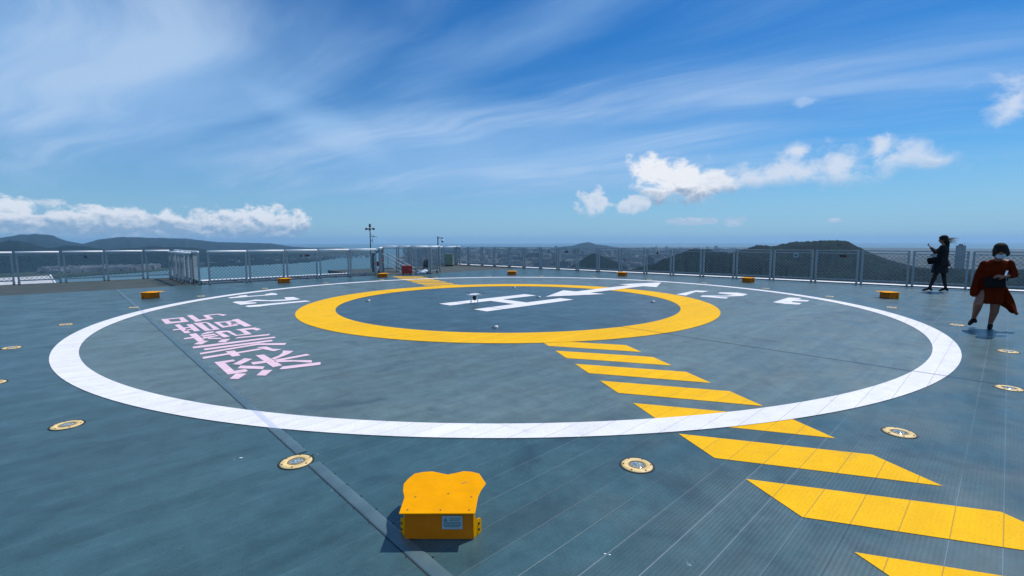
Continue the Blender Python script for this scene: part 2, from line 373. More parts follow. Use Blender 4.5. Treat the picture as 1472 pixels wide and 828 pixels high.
# hatched walkways
def hatch(ang, off, k0, k1, rmin, label):
    ca, sa = math.cos(R(ang)-PHI), math.sin(R(ang)-PHI)
    out = []
    for k in range(k0, k1):
        s0 = 5.69 + (k-1)*.775
        P = [(s0, -.665), (s0+.455, -.665), (s0+1.17, .515), (s0+.70, .515)]
        P = [(max(s, rmin), n+off) for s, n in P]
        out.append([(s*ca - n*sa, s*sa + n*ca) for s, n in P])
    return sheet('walkway_stripes', out, .0022, M['yellow'], deck, label)
hatch(-76, 0, 0, 12, 4.9, 'yellow slanted stripes running from the circle to the photographer')
hatch(117.5, .05, 0, 7, 4.9, 'yellow slanted stripes running from the circle to the stair cage')
PINK= [[[(-7.165, -1.893), (-7.043, -1.904), (-6.942, -1.906), (-6.945, -2.018), (-7.067, -2.037), (-7.083, -2.561), (-6.959, -2.561), (-6.957, -2.673), (-6.988, -2.712), (-7.18, -2.693)], [(-7.212, -2.908), (-7.099, -2.709), (-7.005, -2.8), (-7.139, -2.993)], [(-6.943, -2.973), (-6.813, -2.763), (-6.724, -2.848), (-6.865, -3.063)], [(-7.017, -2.189), (-6.813, -1.933), (-6.746, -2.064), (-6.951, -2.288)], [(-7.02, -2.452), (-6.955, -2.325), (-6.742, -2.601), (-6.801, -2.719)], [(-6.652, -1.851), (-6.552, -1.892), (-6.56, -2.696), (-6.68, -2.718)], [(-6.811, -2.235), (-6.673, -2.282), (-6.626, -2.34), (-6.658, -2.414), (-6.829, -2.4)], [(-6.554, -2.204), (-6.428, -2.117), (-6.334, -1.981), (-6.271, -1.82), (-6.167, -1.959), (-6.267, -2.082), (-6.381, -2.183), (-6.541, -2.307)], [(-6.567, -2.321), (-6.096, -2.269), (-6.084, -2.38), (-6.512, -2.425)], [(-6.562, -2.376), (-6.44, -2.437), (-6.179, -2.697), (-6.233, -2.826), (-6.385, -2.604), (-6.57, -2.475)], [(-6.652, -2.874), (-6.576, -2.762), (-6.135, -2.878), (-6.19, -3.018), (-6.621, -2.904)]], [[(-7.19, -0.562), (-7.011, -0.563), (-6.03, -0.62), (-6.039, -0.733), (-7.044, -0.742), (-7.205, -0.715)], [(-7.096, -0.843), (-6.149, -0.87), (-6.164, -1.004), (-7.104, -0.982)], [(-7.197, -1.138), (-6.568, -1.049), (-6.398, -1.012), (-6.057, -1.302), (-6.125, -1.439), (-6.433, -1.14), (-7.208, -1.25)], [(-7.219, -1.448), (-6.905, -1.435), (-6.908, -1.54), (-7.233, -1.579)], [(-6.801, -1.453), (-6.485, -1.413), (-6.457, -1.514), (-6.799, -1.552)], [(-6.903, -1.284), (-6.789, -1.309), (-6.808, -1.717), (-6.912, -1.713)], [(-6.489, -1.304), (-6.365, -1.347), (-6.346, -1.593), (-6.253, -1.712), (-6.388, -1.769), (-6.449, -1.523)]], [[(-7.041, 0.655), (-6.931, 0.679), (-6.955, -0.175), (-7.053, -0.165)], [(-7.171, 0.303), (-7.041, 0.335), (-6.996, 0.198), (-7.179, 0.176)], [(-7.145, -0.385), (-7.026, -0.166), (-6.91, -0.235), (-7.053, -0.473)], [(-6.884, 0.502), (-6.754, 0.683), (-6.661, 0.646), (-6.688, 0.545), (-6.818, 0.468), (-6.891, 0.43)], [(-6.924, 0.374), (-6.71, 0.403), (-6.696, 0.29), (-6.903, 0.201)], [(-6.936, 0.148), (-6.698, 0.222), (-6.694, 0.122), (-6.937, 0.013)], [(-6.884, 0.024), (-6.839, 0.045), (-6.699, -0.128), (-6.734, -0.212), (-6.884, -0.067)], [(-6.669, 0.547), (-6.59, 0.629), (-6.443, 0.54), (-6.452, -0.017), (-6.255, -0.009), (-6.24, -0.124), (-6.496, -0.1), (-6.508, 0.422), (-6.591, 0.41), (-6.573, -0.092), (-6.673, -0.116)], [(-6.837, -0.46), (-6.725, -0.248), (-6.61, -0.287), (-6.744, -0.551)], [(-6.339, 0.57), (-6.172, 0.575), (-6.016, 0.548), (-5.978, 0.285), (-6.085, 0.191), (-6.109, 0.378), (-6.215, 0.405), (-6.24, -0.075), (-6.331, -0.085), (-6.306, 0.406)], [(-6.566, -0.349), (-6.487, -0.242), (-6.001, -0.307), (-6.066, -0.441), (-6.466, -0.355)]], [[(-7.063, 1.959), (-6.98, 1.991), (-6.992, 0.77), (-7.077, 0.806)], [(-7.168, 1.407), (-7.067, 1.394), (-7.065, 1.281), (-7.178, 1.273)], [(-6.89, 1.856), (-6.794, 1.829), (-6.829, 0.884), (-6.921, 0.892)], [(-7.037, 1.469), (-6.887, 1.501), (-6.894, 1.4), (-7.038, 1.34)], [(-7.024, 1.182), (-6.914, 1.219), (-6.916, 1.119), (-7.022, 1.073)], [(-6.758, 1.951), (-6.636, 1.911), (-6.676, 0.885), (-6.77, 0.794)], [(-6.56, 1.927), (-6.522, 1.79), (-6.532, 0.846), (-6.624, 0.851)], [(-6.774, 0.797), (-6.673, 0.899), (-6.528, 0.912), (-6.542, 0.797)], [(-6.646, 1.911), (-6.537, 1.935), (-6.539, 1.837), (-6.648, 1.784)], [(-6.442, 1.792), (-6.368, 1.76), (-6.413, 0.958), (-6.464, 0.954)], [(-6.379, 1.761), (-6.188, 1.717), (-6.199, 1.594), (-6.385, 1.626)], [(-6.279, 1.572), (-6.188, 1.717), (-6.237, 1.096), (-6.31, 1.074)], [(-6.464, 0.954), (-6.403, 1.146), (-6.171, 1.154), (-6.189, 1.031)], [(-6.107, 1.855), (-5.977, 1.924), (-6.007, 0.785), (-6.133, 0.762)], [(-6.214, 1.77), (-6.046, 1.731), (-6.048, 1.628), (-6.226, 1.618)], [(-6.256, 1.291), (-6.052, 1.247), (-6.07, 1.129), (-6.26, 1.181)]], [[(-7.153, 2.979), (-7.054, 2.971), (-7.054, 2.461), (-7.169, 2.196)], [(-7.054, 2.971), (-6.767, 2.994), (-6.777, 2.856), (-7.061, 2.836)], [(-6.857, 2.934), (-6.767, 2.994), (-6.787, 2.251), (-6.891, 2.384)], [(-7.16, 2.343), (-7.075, 2.461), (-6.77, 2.39), (-6.791, 2.224), (-7.169, 2.196)], [(-6.666, 3.213), (-6.561, 3.232), (-6.586, 2.128), (-6.695, 2.11)], [(-6.591, 2.375), (-6.44, 2.392), (-6.412, 3.001), (-6.3, 3.013), (-6.106, 3.035), (-6.005, 2.724), (-6.107, 2.582), (-6.146, 2.899), (-6.324, 2.854), (-6.342, 2.296), (-6.384, 2.227), (-6.583, 2.208)]]]
WHITE= [[[(-5.163, 6.389), (-4.845, 6.54), (-4.822, 6.71), (-4.601, 6.737), (-4.647, 6.415), (-4.18, 6.394), (-4.123, 6.592), (-3.854, 6.827), (-3.804, 6.51), (-3.896, 6.163), (-4.046, 6.212), (-4.615, 6.193), (-5.185, 6.141)]], [[(-5.354, 5.109), (-5.222, 5.234), (-5.067, 5.081), (-4.73, 5.302), (-4.511, 4.876), (-4.102, 4.745), (-3.981, 5.287), (-3.747, 5.217), (-3.799, 4.509), (-4.127, 4.455), (-4.42, 4.502), (-4.826, 4.943), (-5.105, 4.863), (-4.892, 4.576), (-4.97, 4.407), (-5.33, 4.361)]], [[(-5.33, 3.963), (-5.237, 4.094), (-4.905, 4.068), (-4.815, 4.107), (-3.81, 4.102), (-3.76, 3.83), (-4.835, 3.767), (-5.075, 3.678), (-5.3, 3.732)]], [[(4.779, -2.298), (6.337, -2.178), (6.413, -2.573), (5.868, -2.6), (5.878, -2.394), (4.692, -2.636)]], [[(4.74, -3.054), (5.065, -2.967), (5.481, -3.493), (5.873, -3.578), (5.907, -3.258), (6.004, -3.029), (6.257, -2.986), (6.561, -3.373), (6.358, -3.785), (5.77, -3.854), (5.27, -3.579), (5.016, -3.327), (5.067, -3.734), (4.769, -3.783)]], [[(4.861, -4.951), (6.296, -4.916), (6.38, -5.206), (6.072, -5.238), (5.972, -5.139), (5.952, -5.507), (5.673, -5.542), (5.464, -5.244), (5.206, -5.292), (5.155, -5.534), (4.817, -5.567), (4.732, -5.26)]]]
HILLS= {'far_left': (7500, [(-48.78, 60.8), (-47.28, 54.4), (-46.15, 85.4), (-45.12, 98.0), (-44.19, 81.9), (-43.38, 24.4), (-42.27, -13.2), (-41.06, 40.7), (-39.53, 69.8), (-37.26, 58.8), (-34.67, 50.6), (-31.98, 4.4), (-29.04, -6.2), (-26.94, -17.0), (-25.25, -57.7), (-22.65, -90.3), (-19.19, -104.1), (-16.12, -128.2)]), 'near_left': (3600, [(-48.83, -8.2), (-47.31, 4.4), (-46.83, 12.6), (-46.25, 12.6), (-45.5, 0.0), (-44.69, -26.9), (-43.98, -23.6), (-43.24, -14.4), (-42.14, -18.8), (-40.79, -37.6), (-40.0, -36.2), (-39.19, -28.6), (-38.11, -31.3), (-37.47, -21.3), (-37.14, -17.2), (-36.39, -28.2), (-35.34, -26.6), (-34.2, -31.6), (-32.75, -48.0), (-30.3, -56.7), (-27.72, -72.7), (-22.9, -91.2), (-17.7, -110.5), (-12.17, -129.9)]), 'far_mid': (6500, [(4.57, -102.0), (6.2, -68.9), (7.38, -57.7), (8.23, -24.8), (9.27, -8.1), (10.13, -41.2), (11.03, -49.7), (11.87, -66.6), (12.45, -83.5), (14.41, -111.1)]), 'small_mid': (1500, [(6.68, -84.0), (8.09, -64.0), (8.83, -48.6), (9.87, -34.3), (10.6, -40.8), (11.46, -52.7), (12.6, -61.2), (13.17, -69.7), (14.07, -86.8)]), 'near_right': (950, [(13.28, -64.1), (14.62, -51.5), (16.81, -42.3), (18.25, -30.7), (19.45, -22.6), (20.38, -17.2), (20.93, -13.9), (22.02, -13.2), (23.04, -17.0), (24.19, -19.4), (25.17, -21.8), (26.62, -25.4), (28.95, -29.8), (31.5, -36.3), (34.51, -43.3), (36.78, -50.1)]), 'big_right': (1500, [(23.5, -50.0), (25.16, -31.4), (26.72, -18.3), (27.44, -10.0), (28.47, -13.3), (29.21, -12.4), (30.16, -6.3), (30.88, -1.7), (31.7, -2.1), (32.49, -0.7), (33.4, 1.5), (34.07, 3.1), (34.82, 1.7), (35.49, -1.6), (36.51, -17.4), (37.15, -27.8), (38.46, -44.5), (39.4, -52.4), (40.82, -63.2), (42.31, -67.6)]), 'low_right': (1000, [(38.9, -51.4), (40.39, -43.5), (41.84, -44.8), (43.22, -41.8), (44.55, -43.0), (46.22, -40.8), (47.81, -41.6), (50.01, -40.8)])}
# lettering traced stroke by stroke and laid out in deck axes
for i, (g, lab) in enumerate(zip(PINK, ['pink character nearest the photographer, with three short strokes', 'pink character of long parallel strokes', 'pink character in the middle of the row', 'pink boxy character, second from the far end', 'pink character with a square at the far end of the row'])):
    sheet('painted_character', g, .0025, M['pink'], deck, lab)
for g, lab in zip(WHITE, ['white numeral 1 at the far left of the circle', 'white numeral 7 hook at the left of the circle', 'white long stroke beside the left numerals', 'white numeral 1 right of the yellow circle', 'white numeral 2 right of the yellow circle', 'white letter t near the right edge of the circle']):
    sheet('painted_numeral', g, .0025, M['white'], deck, lab)

# the raised seam cover, painted white where the circle crosses it
def cap_mat():
    m = bpy.data.materials.new('seam_cover'); m.use_nodes = True; t = NT(m.node_tree); b = t.n['Principled BSDF']
    co = t.node('ShaderNodeTexCoord').outputs['Object']; r = t.v('LENGTH', t.v('MULTIPLY', co, (1, 1, 0)))
    inr = t.m('MULTIPLY', t.m('GREATER_THAN', r, 8.468), t.m('LESS_THAN', r, 8.775))
    n = t.noise(co, 3., 5., .65)
    c = t.mix(t.lin(n, .35, .65), (.075, .135, .155), (.12, .19, .21))
    t.put(b.inputs['Base Color'], t.mix(inr, c, (.74, .74, .80)))
    b.inputs['Roughness'].default_value = .38; b.inputs['Metallic'].default_value = .15
    return m
bm = bmesh.new()
CU = -7.31
vs0, vs1 = -16.5, 11.8
sec = [(CU-.040, .0005), (CU-.037, .0035), (CU-.030, .0052), (CU, .0062), (CU+.030, .0060), (CU+.038, .0035), (CU+.042, .0005)]
for va, vb in ((vs0, -5.63-.118), (-5.63+.118, vs1)):              # interrupted by the deck light set on it
    A = [bm.verts.new((x, va, z)) for x, z in sec]; B = [bm.verts.new((x, vb, z)) for x, z in sec]
    for i in range(6): bm.faces.new((A[i], A[i+1], B[i+1], B[i]))
o = link('seam_cover', bm, cap_mat(), deck, True); o['label'] = 'raised strip covering the seam that runs past the yellow box'
bm = bmesh.new()
box(bm, CU-.0465, CU-.0405, vs0, vs1, -.01, .0012)
v = -16.4
while v < vs1:
    poly(bm, [(CU+.0425, v-.012), (CU+.0425, v+.006), (CU+.058, v-.001)], .0032)
    poly(bm, [(CU-.048, v+.09), (CU-.056, v+.096), (CU-.048, v+.104)], .0031)
    v += .2
o = link('seam_gap', bm, M['black'], deck); o['label'] = 'black gap and clips along the raised strip'

# ------------------------------------------------------------------ recessed deck lights
def glass_mat():
    m = bpy.data.materials.new('lamp_lens'); m.use_nodes = True; t = NT(m.node_tree); b = t.n['Principled BSDF']
    co = t.node('ShaderNodeTexCoord').outputs['Object']
    vr = t.node('ShaderNodeTexVoronoi'); vr.inputs['Scale'].default_value = 70; t.put(vr.inputs['Vector'], co)
    t.put(b.inputs['Base Color'], t.mix(t.lin(vr.outputs['Distance'], .15, .6), (.62, .66, .62), (.14, .20, .20)))
    b.inputs['Roughness'].default_value = .12; b.inputs['Coat Weight'].default_value = .6
    return m
M['lens'] = glass_mat()
def make_deck_light(label):
    t = thing('recessed_light', label, 'deck light', group='recessed lights set round the white circle')
    b = bmesh.new(); lathe(b, [(.110, .001), (.112, .0035), (.121, .0035), (.124, .0005)], 40); link('gasket', b, M['black'], t)
    b = bmesh.new(); lathe(b, [(.060, .001), (.062, .0065), (.088, .0085), (.104, .0065), (.1095, .001)], 40)
    h = link('lamp_housing', b, M['light_y'], t, True)
    for k in range(6):
        a = 2*math.pi*k/6 + .3; x, y = .096*math.cos(a), .096*math.sin(a)
        b = bmesh.new(); lathe(b, [(0, .0105), (.006, .0105), (.0065, .006)], 10, (x, y, 0))
        link('bolt', b, M['dgrey'], h)
    b = bmesh.new(); lathe(b, [(.050, .001), (.051, .0075), (.058, .0075), (.0595, .001)], 32); link('lens_ring', b, M['dirt'], t)
    b = bmesh.new(); lathe(b, [(0, .0135), (.02, .0125), (.040, .009), (.0498, .004)], 28); link('lens', b, M['lens'], t, True)
    return t
LIGHTS = [(-99.2, 'cream deck light sitting on the raised seam left of the yellow box'),
 (-83.9, 'cream deck light between the yellow box and the slanted yellow stripes'),
 (-69., 'cream deck light just right of the slanted yellow stripes'),
 (-53.8, 'cream deck light at the right edge, on the thin dark cross joint'),
 (-38.7, 'cream deck light at the right edge, a stride in front of the woman in red'),
 (-23.2, 'deck light beside the left shoe of the woman in red'),
 (-8., 'small bright deck light in front of the orange box near the woman in black'),
 (6., 'deck light outside the white circle, level with the letter t'),
 (21., 'far deck light right of the two white numerals 12'),
 (36.4, 'far deck light behind the white numeral 2'),
 (51., 'far deck light under the right fence, behind the arrow head'),
 (66., 'far deck light between the two orange boxes behind the arrow'),
 (81., 'far deck light in line with the letter H, behind the circle'),
 (96., 'far deck light right of the stair cage walkway stripes'),
 (111., 'far deck light beside the striped walkway to the stair cage'),
 (126., 'far deck light left of the striped walkway to the stair cage'),
 (140.8, 'far deck light in front of the left inner fence, between two orange boxes'),
 (156., 'far deck light behind the white numerals on the left'),
 (171., 'deck light beside the leftmost orange box'),
 (186., 'small deck light outside the white circle at the far left, behind its neighbour'),
 (201.2, 'deck light at the left edge, level with the pink square character'),
 (215.6, 'deck light at the left edge, level with the long pink strokes'),
 (230.9, 'deck light cut by the left edge, level with the pink row front end'),
 (245.7, 'cream deck light left of the white circle, alone on the blue planking')]
l0 = None
for a, lab in LIGHTS:
    p = (CX + 9.295*math.cos(R(a)), CY + 9.295*math.sin(R(a)), .001)
    if l0 is None:
        l0 = make_deck_light(lab); l0.location = p; l0.rotation_euler = (0, 0, R(a))
    else: dup(l0, p, R(a), lab)

def make_small_light(label):
    t = thing('inset_marker_light', label, 'marker light', group='small white lights inside the yellow circle')
    b = bmesh.new(); lathe(b, [(0, .012), (.065, .012), (.075, .002)], 24); link('base_plate', b, M['dgrey'], t)
    b = bmesh.new(); lathe(b, [(.036, .0125), (.033, .028), (.02, .038), (0, .041)], 24, (.02, 0, 0)); link('dome', b, M['wplastic'], t, True)
    return t
m0 = None
for a, r, lab in [(-93.3, 3.81, 'white domed marker light inside the near edge of the yellow circle'), (-2.7, 3.81, 'white domed marker light inside the right end of the yellow circle'),
               (87.4, 3.78, 'white domed marker light inside the far edge of the yellow circle'), (177.3, 3.81, 'white domed marker light inside the left end of the yellow circle'), (46.9, 1.26, 'white domed marker light between the letter H and the arrow tip')]:
    p = (CX + r*math.cos(R(a)), CY + r*math.sin(R(a)), .001)
    if m0 is None: m0 = make_small_light(lab); m0.location = p
    else: dup(m0, p, 0, lab)
# scattered pale scraps of worn tape on the planking
bm = bmesh.new()
rs = random.Random(4)
for (x, y) in [(-2.05, 3.35), (.50, 2.28), (-.98, 2.06), (-6.2, 6.2), (-7.54, 7.07), (-7.7, 7.03)]:
    for k in range(2):
        a = rs.random()*3; s = .004 + .010*rs.random(); cx, cy = x+rs.uniform(-.04, .04), y+rs.uniform(-.02, .02)
        pts = [(cx+math.cos(a+q)*s*rs.uniform(.5, 1.5), cy+math.sin(a+q)*s*.6*rs.uniform(.5, 1.5)) for q in (0, 1.3, 2.6, 4, 5.2)]
        poly(bm, pts, .0012)
o = link('tape_scraps', bm, M['wplastic']); tag(o, 'torn scraps of white tape stuck to the planking', 'tape scraps'); o['kind'] = 'stuff'

# ------------------------------------------------------------------ yellow perimeter boxes
PLATE = [(-.203,-.037),(-.212,.122),(-.236,.189),(-.251,.269),(-.238,.33),(-.213,.393),(-.168,.412),(-.11,.422),(-.058,.402),(-.006,.382),(.04,.401),(.087,.425),(.137,.419),(.188,.395),(.237,.276),(.213,.196),(.202,.128),(.199,-.034)]
def make_box(label):
    t = thing('perimeter_light_box', label, 'light box', group='orange yellow boxes standing round the landing circle')
    b = bmesh.new()
    # folded body: front face leans slightly, hollow sides drawn in towards the back
    x0, x1 = -.188, .188
    V = [b.verts.new(p) for p in [(x0, 0, .002), (x1, 0, .002), (x1-.02, .27, .002), (x0+.02, .27, .002), (x0+.004, .006, .166), (x1-.004, .006, .166), (x1-.02, .26, .166), (x0+.02, .26, .166)]]
    for f in ((0,3,2,1),(4,5,6,7),(0,1,5,4),(1,2,6,5),(2,3,7,6),(3,0,4,7)): b.faces.new([V[i] for i in f])
    bmesh.ops.bevel(b, geom=b.edges[:], offset=.004, segments=2, affect='EDGES')
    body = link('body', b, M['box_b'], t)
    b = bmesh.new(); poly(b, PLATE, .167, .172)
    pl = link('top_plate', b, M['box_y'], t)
    bev = pl.modifiers.new('edge', 'BEVEL'); bev.width = .0015; bev.segments = 2; bev.limit_method = 'ANGLE'
    for x, y in ((-.165, -.005), (.012, -.005), (.165, -.005), (-.150, .125), (.03, .16), (.165, .125)):
        b = bmesh.new(); lathe(b, [(0, .1755), (.004, .1755), (.0052, .172)], 10, (x, y, 0))
        link('screw', b, M['dirt'], pl)
    # cable slot scar on the plate
    b = bmesh.new(); poly(b, [(.085, .268), (.10, .282), (.125, .292), (.123, .286), (.105, .272)], .1724)
    link('scratch', b, M['dirt'], pl)
    for s in (-1, 1):
        b = bmesh.new()
        pts = [(0, .002), (.066, .002), (.070, .006), (.070, .078), (.062, .088), (.034, .094), (.020, .108), (.008, .150), (0, .158)]
        mx = Matrix.Translation((s*.186, .010, 0)) @ Matrix.Rotation(R(58 if s > 0 else -58), 4, 'Z') @ Matrix.Diagonal((s, 1, 1, 1))
        F = [b.verts.new(mx @ Vector((x, 0, z))) for x, z in pts]; Bk = [b.verts.new(mx @ Vector((x, .004, z))) for x, z in pts]
        b.faces.new(F); b.faces.new(Bk[::-1])
        for i in range(len(pts)): b.faces.new((F[i], F[(i+1) % len(pts)], Bk[(i+1) % len(pts)], Bk[i]))
        br = link('bracket', b, M['box_y'], t)
        for z in (.030, .064):
            b = bmesh.new(); tube(b, mx @ Vector((.046, -.005, z)), mx @ Vector((.046, .0, z)), .0065, 8)
            link('bolt', b, M['black'], br)
    b = bmesh.new(); box(b, .018, .128, -.0022, .0035, .062, .138)
    lb = link('label_plate', b, M['label'], t)
    b = bmesh.new()
    rr = random.Random(2)
    mxl = None
    # small triangle mark and rows of fine print
    tv = [b.verts.new((.026+dx_, -.0034, z)) for dx_, z in ((0, .108), (.022, .108), (.011, .127))]; b.faces.new(tv)
    for z, a0, a1 in ((.122, .060, .120), (.113, .058, .112), (.101, .028, .118), (.093, .026, .122), (.085, .026, .120), (.077, .032, .108)):
        x = a0
        while x < a1:
            wdt = rr.uniform(.003, .009); x2 = min(a1, x+wdt)
            vv = [b.verts.new((x, -.0034, z-.0022)), b.verts.new((x2, -.0034, z-.0022)), b.verts.new((x2, -.0034, z+.0022)), b.verts.new((x, -.0034, z+.0022))]
            b.faces.new(vv); x = x2 + .0016
    link('fine_print', b, M['label_ink'], lb)
    return t
b0 = None
for x, y, lab in [(-.397, 2.389, 'large orange yellow box with a pale label, nearest the photographer on the raised seam'),
        (-10.63, 13.58, 'orange box at the far left, alone before the dark side platform'),
        (-9.16, 18.68, 'orange box at the foot of the left inner fence, behind the white numerals'),
        (-5.98, 21.54, 'orange box in front of the stair cage, left of the striped walkway'),
        (0.0, 23.0, 'dark looking orange box at the far side, straight behind the letter H'),
        (5.2, 22.0, 'orange box at the far side, straight behind the arrow head'),
        (9.38, 18.46, 'orange box behind the white numeral 2, before the dark hill'),
        (10.73, 13.13, 'orange box right of the circle, left of the woman in black')]:
    a = math.atan2(CY-y, CX-x) - math.pi/2
    if b0 is None: b0 = make_box(lab); b0.location = (x, y, 0); b0.rotation_euler = (0, 0, R(-.5))
    else: dup(b0, (x, y, 0), a, lab)

# ------------------------------------------------------------------ fences
def panel(par, a, b_, h=1.25, frame='galv', kick=True, posts=True, mesh=True, z0=0., lab=None, top='alu_rail'):
    """one hinged frame between ground points a and b_"""
    A = Vector((a[0], a[1], z0)); B = Vector((b_[0], b_[1], z0)); d = (B-A); L = d.length; d.normalize(); n = Vector((-d.y, d.x, 0))
    mx = Matrix(((d.x, n.x, 0, A.x), (d.y, n.y, 0, A.y), (0, 0, 1, A.z), (0, 0, 0, 1)))
    b = bmesh.new()
    for x in (-.006, L-.054): box(b, x, x+.06, -.03, .03, .02, h-.035, 0, mx)
    box(b, .0545, L-.0545, -.016, .016, h-.130, h-.100, 0, mx)
    box(b, .0545, L-.0545, -.02, .02, .12, .165, 0, mx)
    fr = link('panel_frame', b, M[frame], par)
    if lab: fr['label'] = lab
    b = bmesh.new()
    if top == 'galv': box(b, -.004, L+.004, -.034, .034, h-.034, h, 0, mx)
    else: tube(b, mx @ Vector((-.006, 0, h-.012)), mx @ Vector((L+.006, 0, h-.015)), .042, 14)
    link('top_rail', b, M[top], fr, top != 'galv')
    for x in (.0, L-.05):
        b = bmesh.new()
        box(b, x-.015, x+.065, -.055, .055, .0, .019, 0, mx); box(b, x+.008, x+.042, .031, .07, .02, .16, 0, mx)
        tube(b, mx @ Vector((x-.02, .05, .075)), mx @ Vector((x+.07, .05, .075)), .014, 8)
        link('hinge_foot', b, M['black'], fr)
    if mesh:
        b = bmesh.new(); s = .135; zb, zt = .166, h-.126; H_ = zt-zb; x0, x1 = .05, L-.05; W_ = x1-x0
        for sg in (1, -1):
            k = -H_
            while k < W_:
                # line x = x0 + k + t, z = zb + t
                t0 = max(0, -k); t1 = min(H_, W_-k)
                if t1 - t0 > .01:
                    p = [(x0+k+t, zb+t if sg > 0 else zt-t) for t in (t0, t1)]
                    tube(b, mx @ Vector((p[0][0], .004*sg, p[0][1])), mx @ Vector((p[1][0], .004*sg, p[1][1])), .0068, 3, caps=False)
                k += s
        link('wire_mesh', b, M['wire'], fr)
    return fr
def run(name, label, pts_pairs, **kw):
    t = thing(name, label, 'fence')
    for i, (a, b_) in enumerate(pts_pairs): panel(t, a, b_, **kw)
    return t
# outer left fence, beyond the dark side platform
OUT = [(-13.75, -12.47), (-12.38, -11.10), (-11.32, -9.99), (-9.90, -8.69), (-8.58, -7.35), (-7.27, -6.04), (-5.94, -5.07)]
run('safety_fence', 'pale grey wire mesh fence at the left, beyond the dark side platform', [(uv(u0, 17.15), uv(u1, 17.15)) for u0, u1 in OUT], h=1.24)
CG = [(16.9, 15.65), (15.55, 14.3), (14.2, 12.95), (12.85, 11.8)]
run('safety_fence', 'short fence seen end on between the outer and inner left fences', [(uv(-4.9, v0), uv(-4.9, v1)) for v0, v1 in CG], h=1.25)
t = thing('folded_panel_stack', 'upright grey mesh panels stacked close together beside the dark side platform', 'fence panels')
for i, v0 in enumerate((15.9, 14.9, 14.0, 13.2)):
    panel(t, uv(-5.25, v0), uv(-4.98, v0-.45), h=1.2, mesh=False, lab='narrow leaning panel')
INN = [(-4.61, -3.29), (-3.21, -1.88), (-1.79, -.50), (-.40, .94), (1.00, 2.30)]
run('safety_fence', 'white topped mesh fence along the left edge of the deck, behind the pink writing', [(uv(u0, 11.75), uv(u1, 11.75)) for u0, u1 in INN], h=1.26)
TR = [-5.2, -3.85, -2.5, -1.15, .02, 1.33, 2.56, 3.87, 5.16, 6.5, 7.84, 9.17, 10.57, 11.93, 13.34, 14.76, 16.2, 17.67, 19.11, 20.55, 22.03, 23.49]
la = Vector((11.55, 13.7)); lb_ = Vector((12.95, -9.5)); ld = (lb_-la).normalized()
def rp(t, off=0):
    p = la + ld*t + Vector((1, .06))*off; return uv(p.x, p.y)
run('safety_fence', 'long dark mesh fence along the far right edge before the green hills', [(rp(t0+.045), rp(t1-.045)) for t0, t1 in zip(TR, TR[1:])], h=1.25, top='galv')
def strip(name, label, p, q, w_, z0, z1, mat, cat='rail', kindp=None):
    A = Vector((p[0], p[1], 0)); B = Vector((q[0], q[1], 0)); d = (B-A); L = d.length; d.normalize(); n = Vector((-d.y, d.x, 0))
    mx = Matrix(((d.x, n.x, 0, A.x), (d.y, n.y, 0, A.y), (0, 0, 1, 0), (0, 0, 0, 1)))
    b = bmesh.new(); box(b, 0, L, -w_/2, w_/2, z0, z1, 0, mx)
    return tag(link(name, b, M[mat]), label, cat)
strip('edge_rail', 'bright aluminium edge strip at the foot of the right fence', rp(-5.2, .36), rp(23.6, .36), .50, -.01, .025, 'alu_rail', 'edge strip')
strip('gutter', 'black gutter between the deck and the right fence strip', rp(-5.2, .045), rp(23.6, .045), .10, .002, .02, 'black', 'gutter')
# outside the inner left fence: net frame beams
t = thing('net_frame', 'dark steel net frame with a white lit top beyond the left inner fence', 'steel frame')
def bar(par, name, p, q, w_, z0, z1, mat):
    o = strip(name, '', p, q, w_, z0, z1, mat); del o['label'], o['category']; o.parent = par; return o
bar(t, 'beam', uv(-4.8, 14.0), uv(2.2, 14.0), .16, -.16, -.02, 'black')
bar(t, 'top_flange', uv(-4.8, 14.25), uv(2.2, 14.25), .7, -.019, .0, 'alu_rail')
bar(t, 'dark_tray', uv(-4.8, 12.88), uv(2.2, 12.88), 1.96, -.10, -.04, 'black')
bar(t, 'conduit', uv(-4.8, 12.5), uv(2.2, 12.5), .09, -.039, .02, 'galv')
for i in range(6): bar(t, 'cross_beam', uv(-4.6+1.3*i, 11.95), uv(-4.6+1.3*i, 13.85), .1, -.0395, .01, 'dgrey')
# stair cage
t = run('cage_fence', 'near right side of the stair cage with a bright top rail', [((-4.81, 23.40), (-4.10, 23.36)), ((-4.06, 23.42), (-3.86, 24.4))], h=1.36)
run('cage_fence', 'far side of the stair cage with white lit rails', [((-7.05, 25.7), (-6.25, 25.68)), ((-6.2, 25.68), (-5.55, 25.62)), ((-5.5, 25.62), (-4.6, 25.6)), ((-4.55, 25.6), (-3.9, 25.6))], h=1.36)
run('cage_fence', 'left side of the stair cage beside the walkway opening', [((-6.3, 22.6), (-6.75, 24.0)), ((-6.8, 24.1), (-7.05, 25.6))], h=1.30)
FB = [(7.4, 8.75), (8.85, 10.05), (10.15, 11.2), (11.28, 11.55)]
run('safety_fence', 'white topped fence at the far corner behind the camera pole', [(uv(u0, 17.3), uv(u1, 17.3)) for u0, u1 in FB], h=1.27)
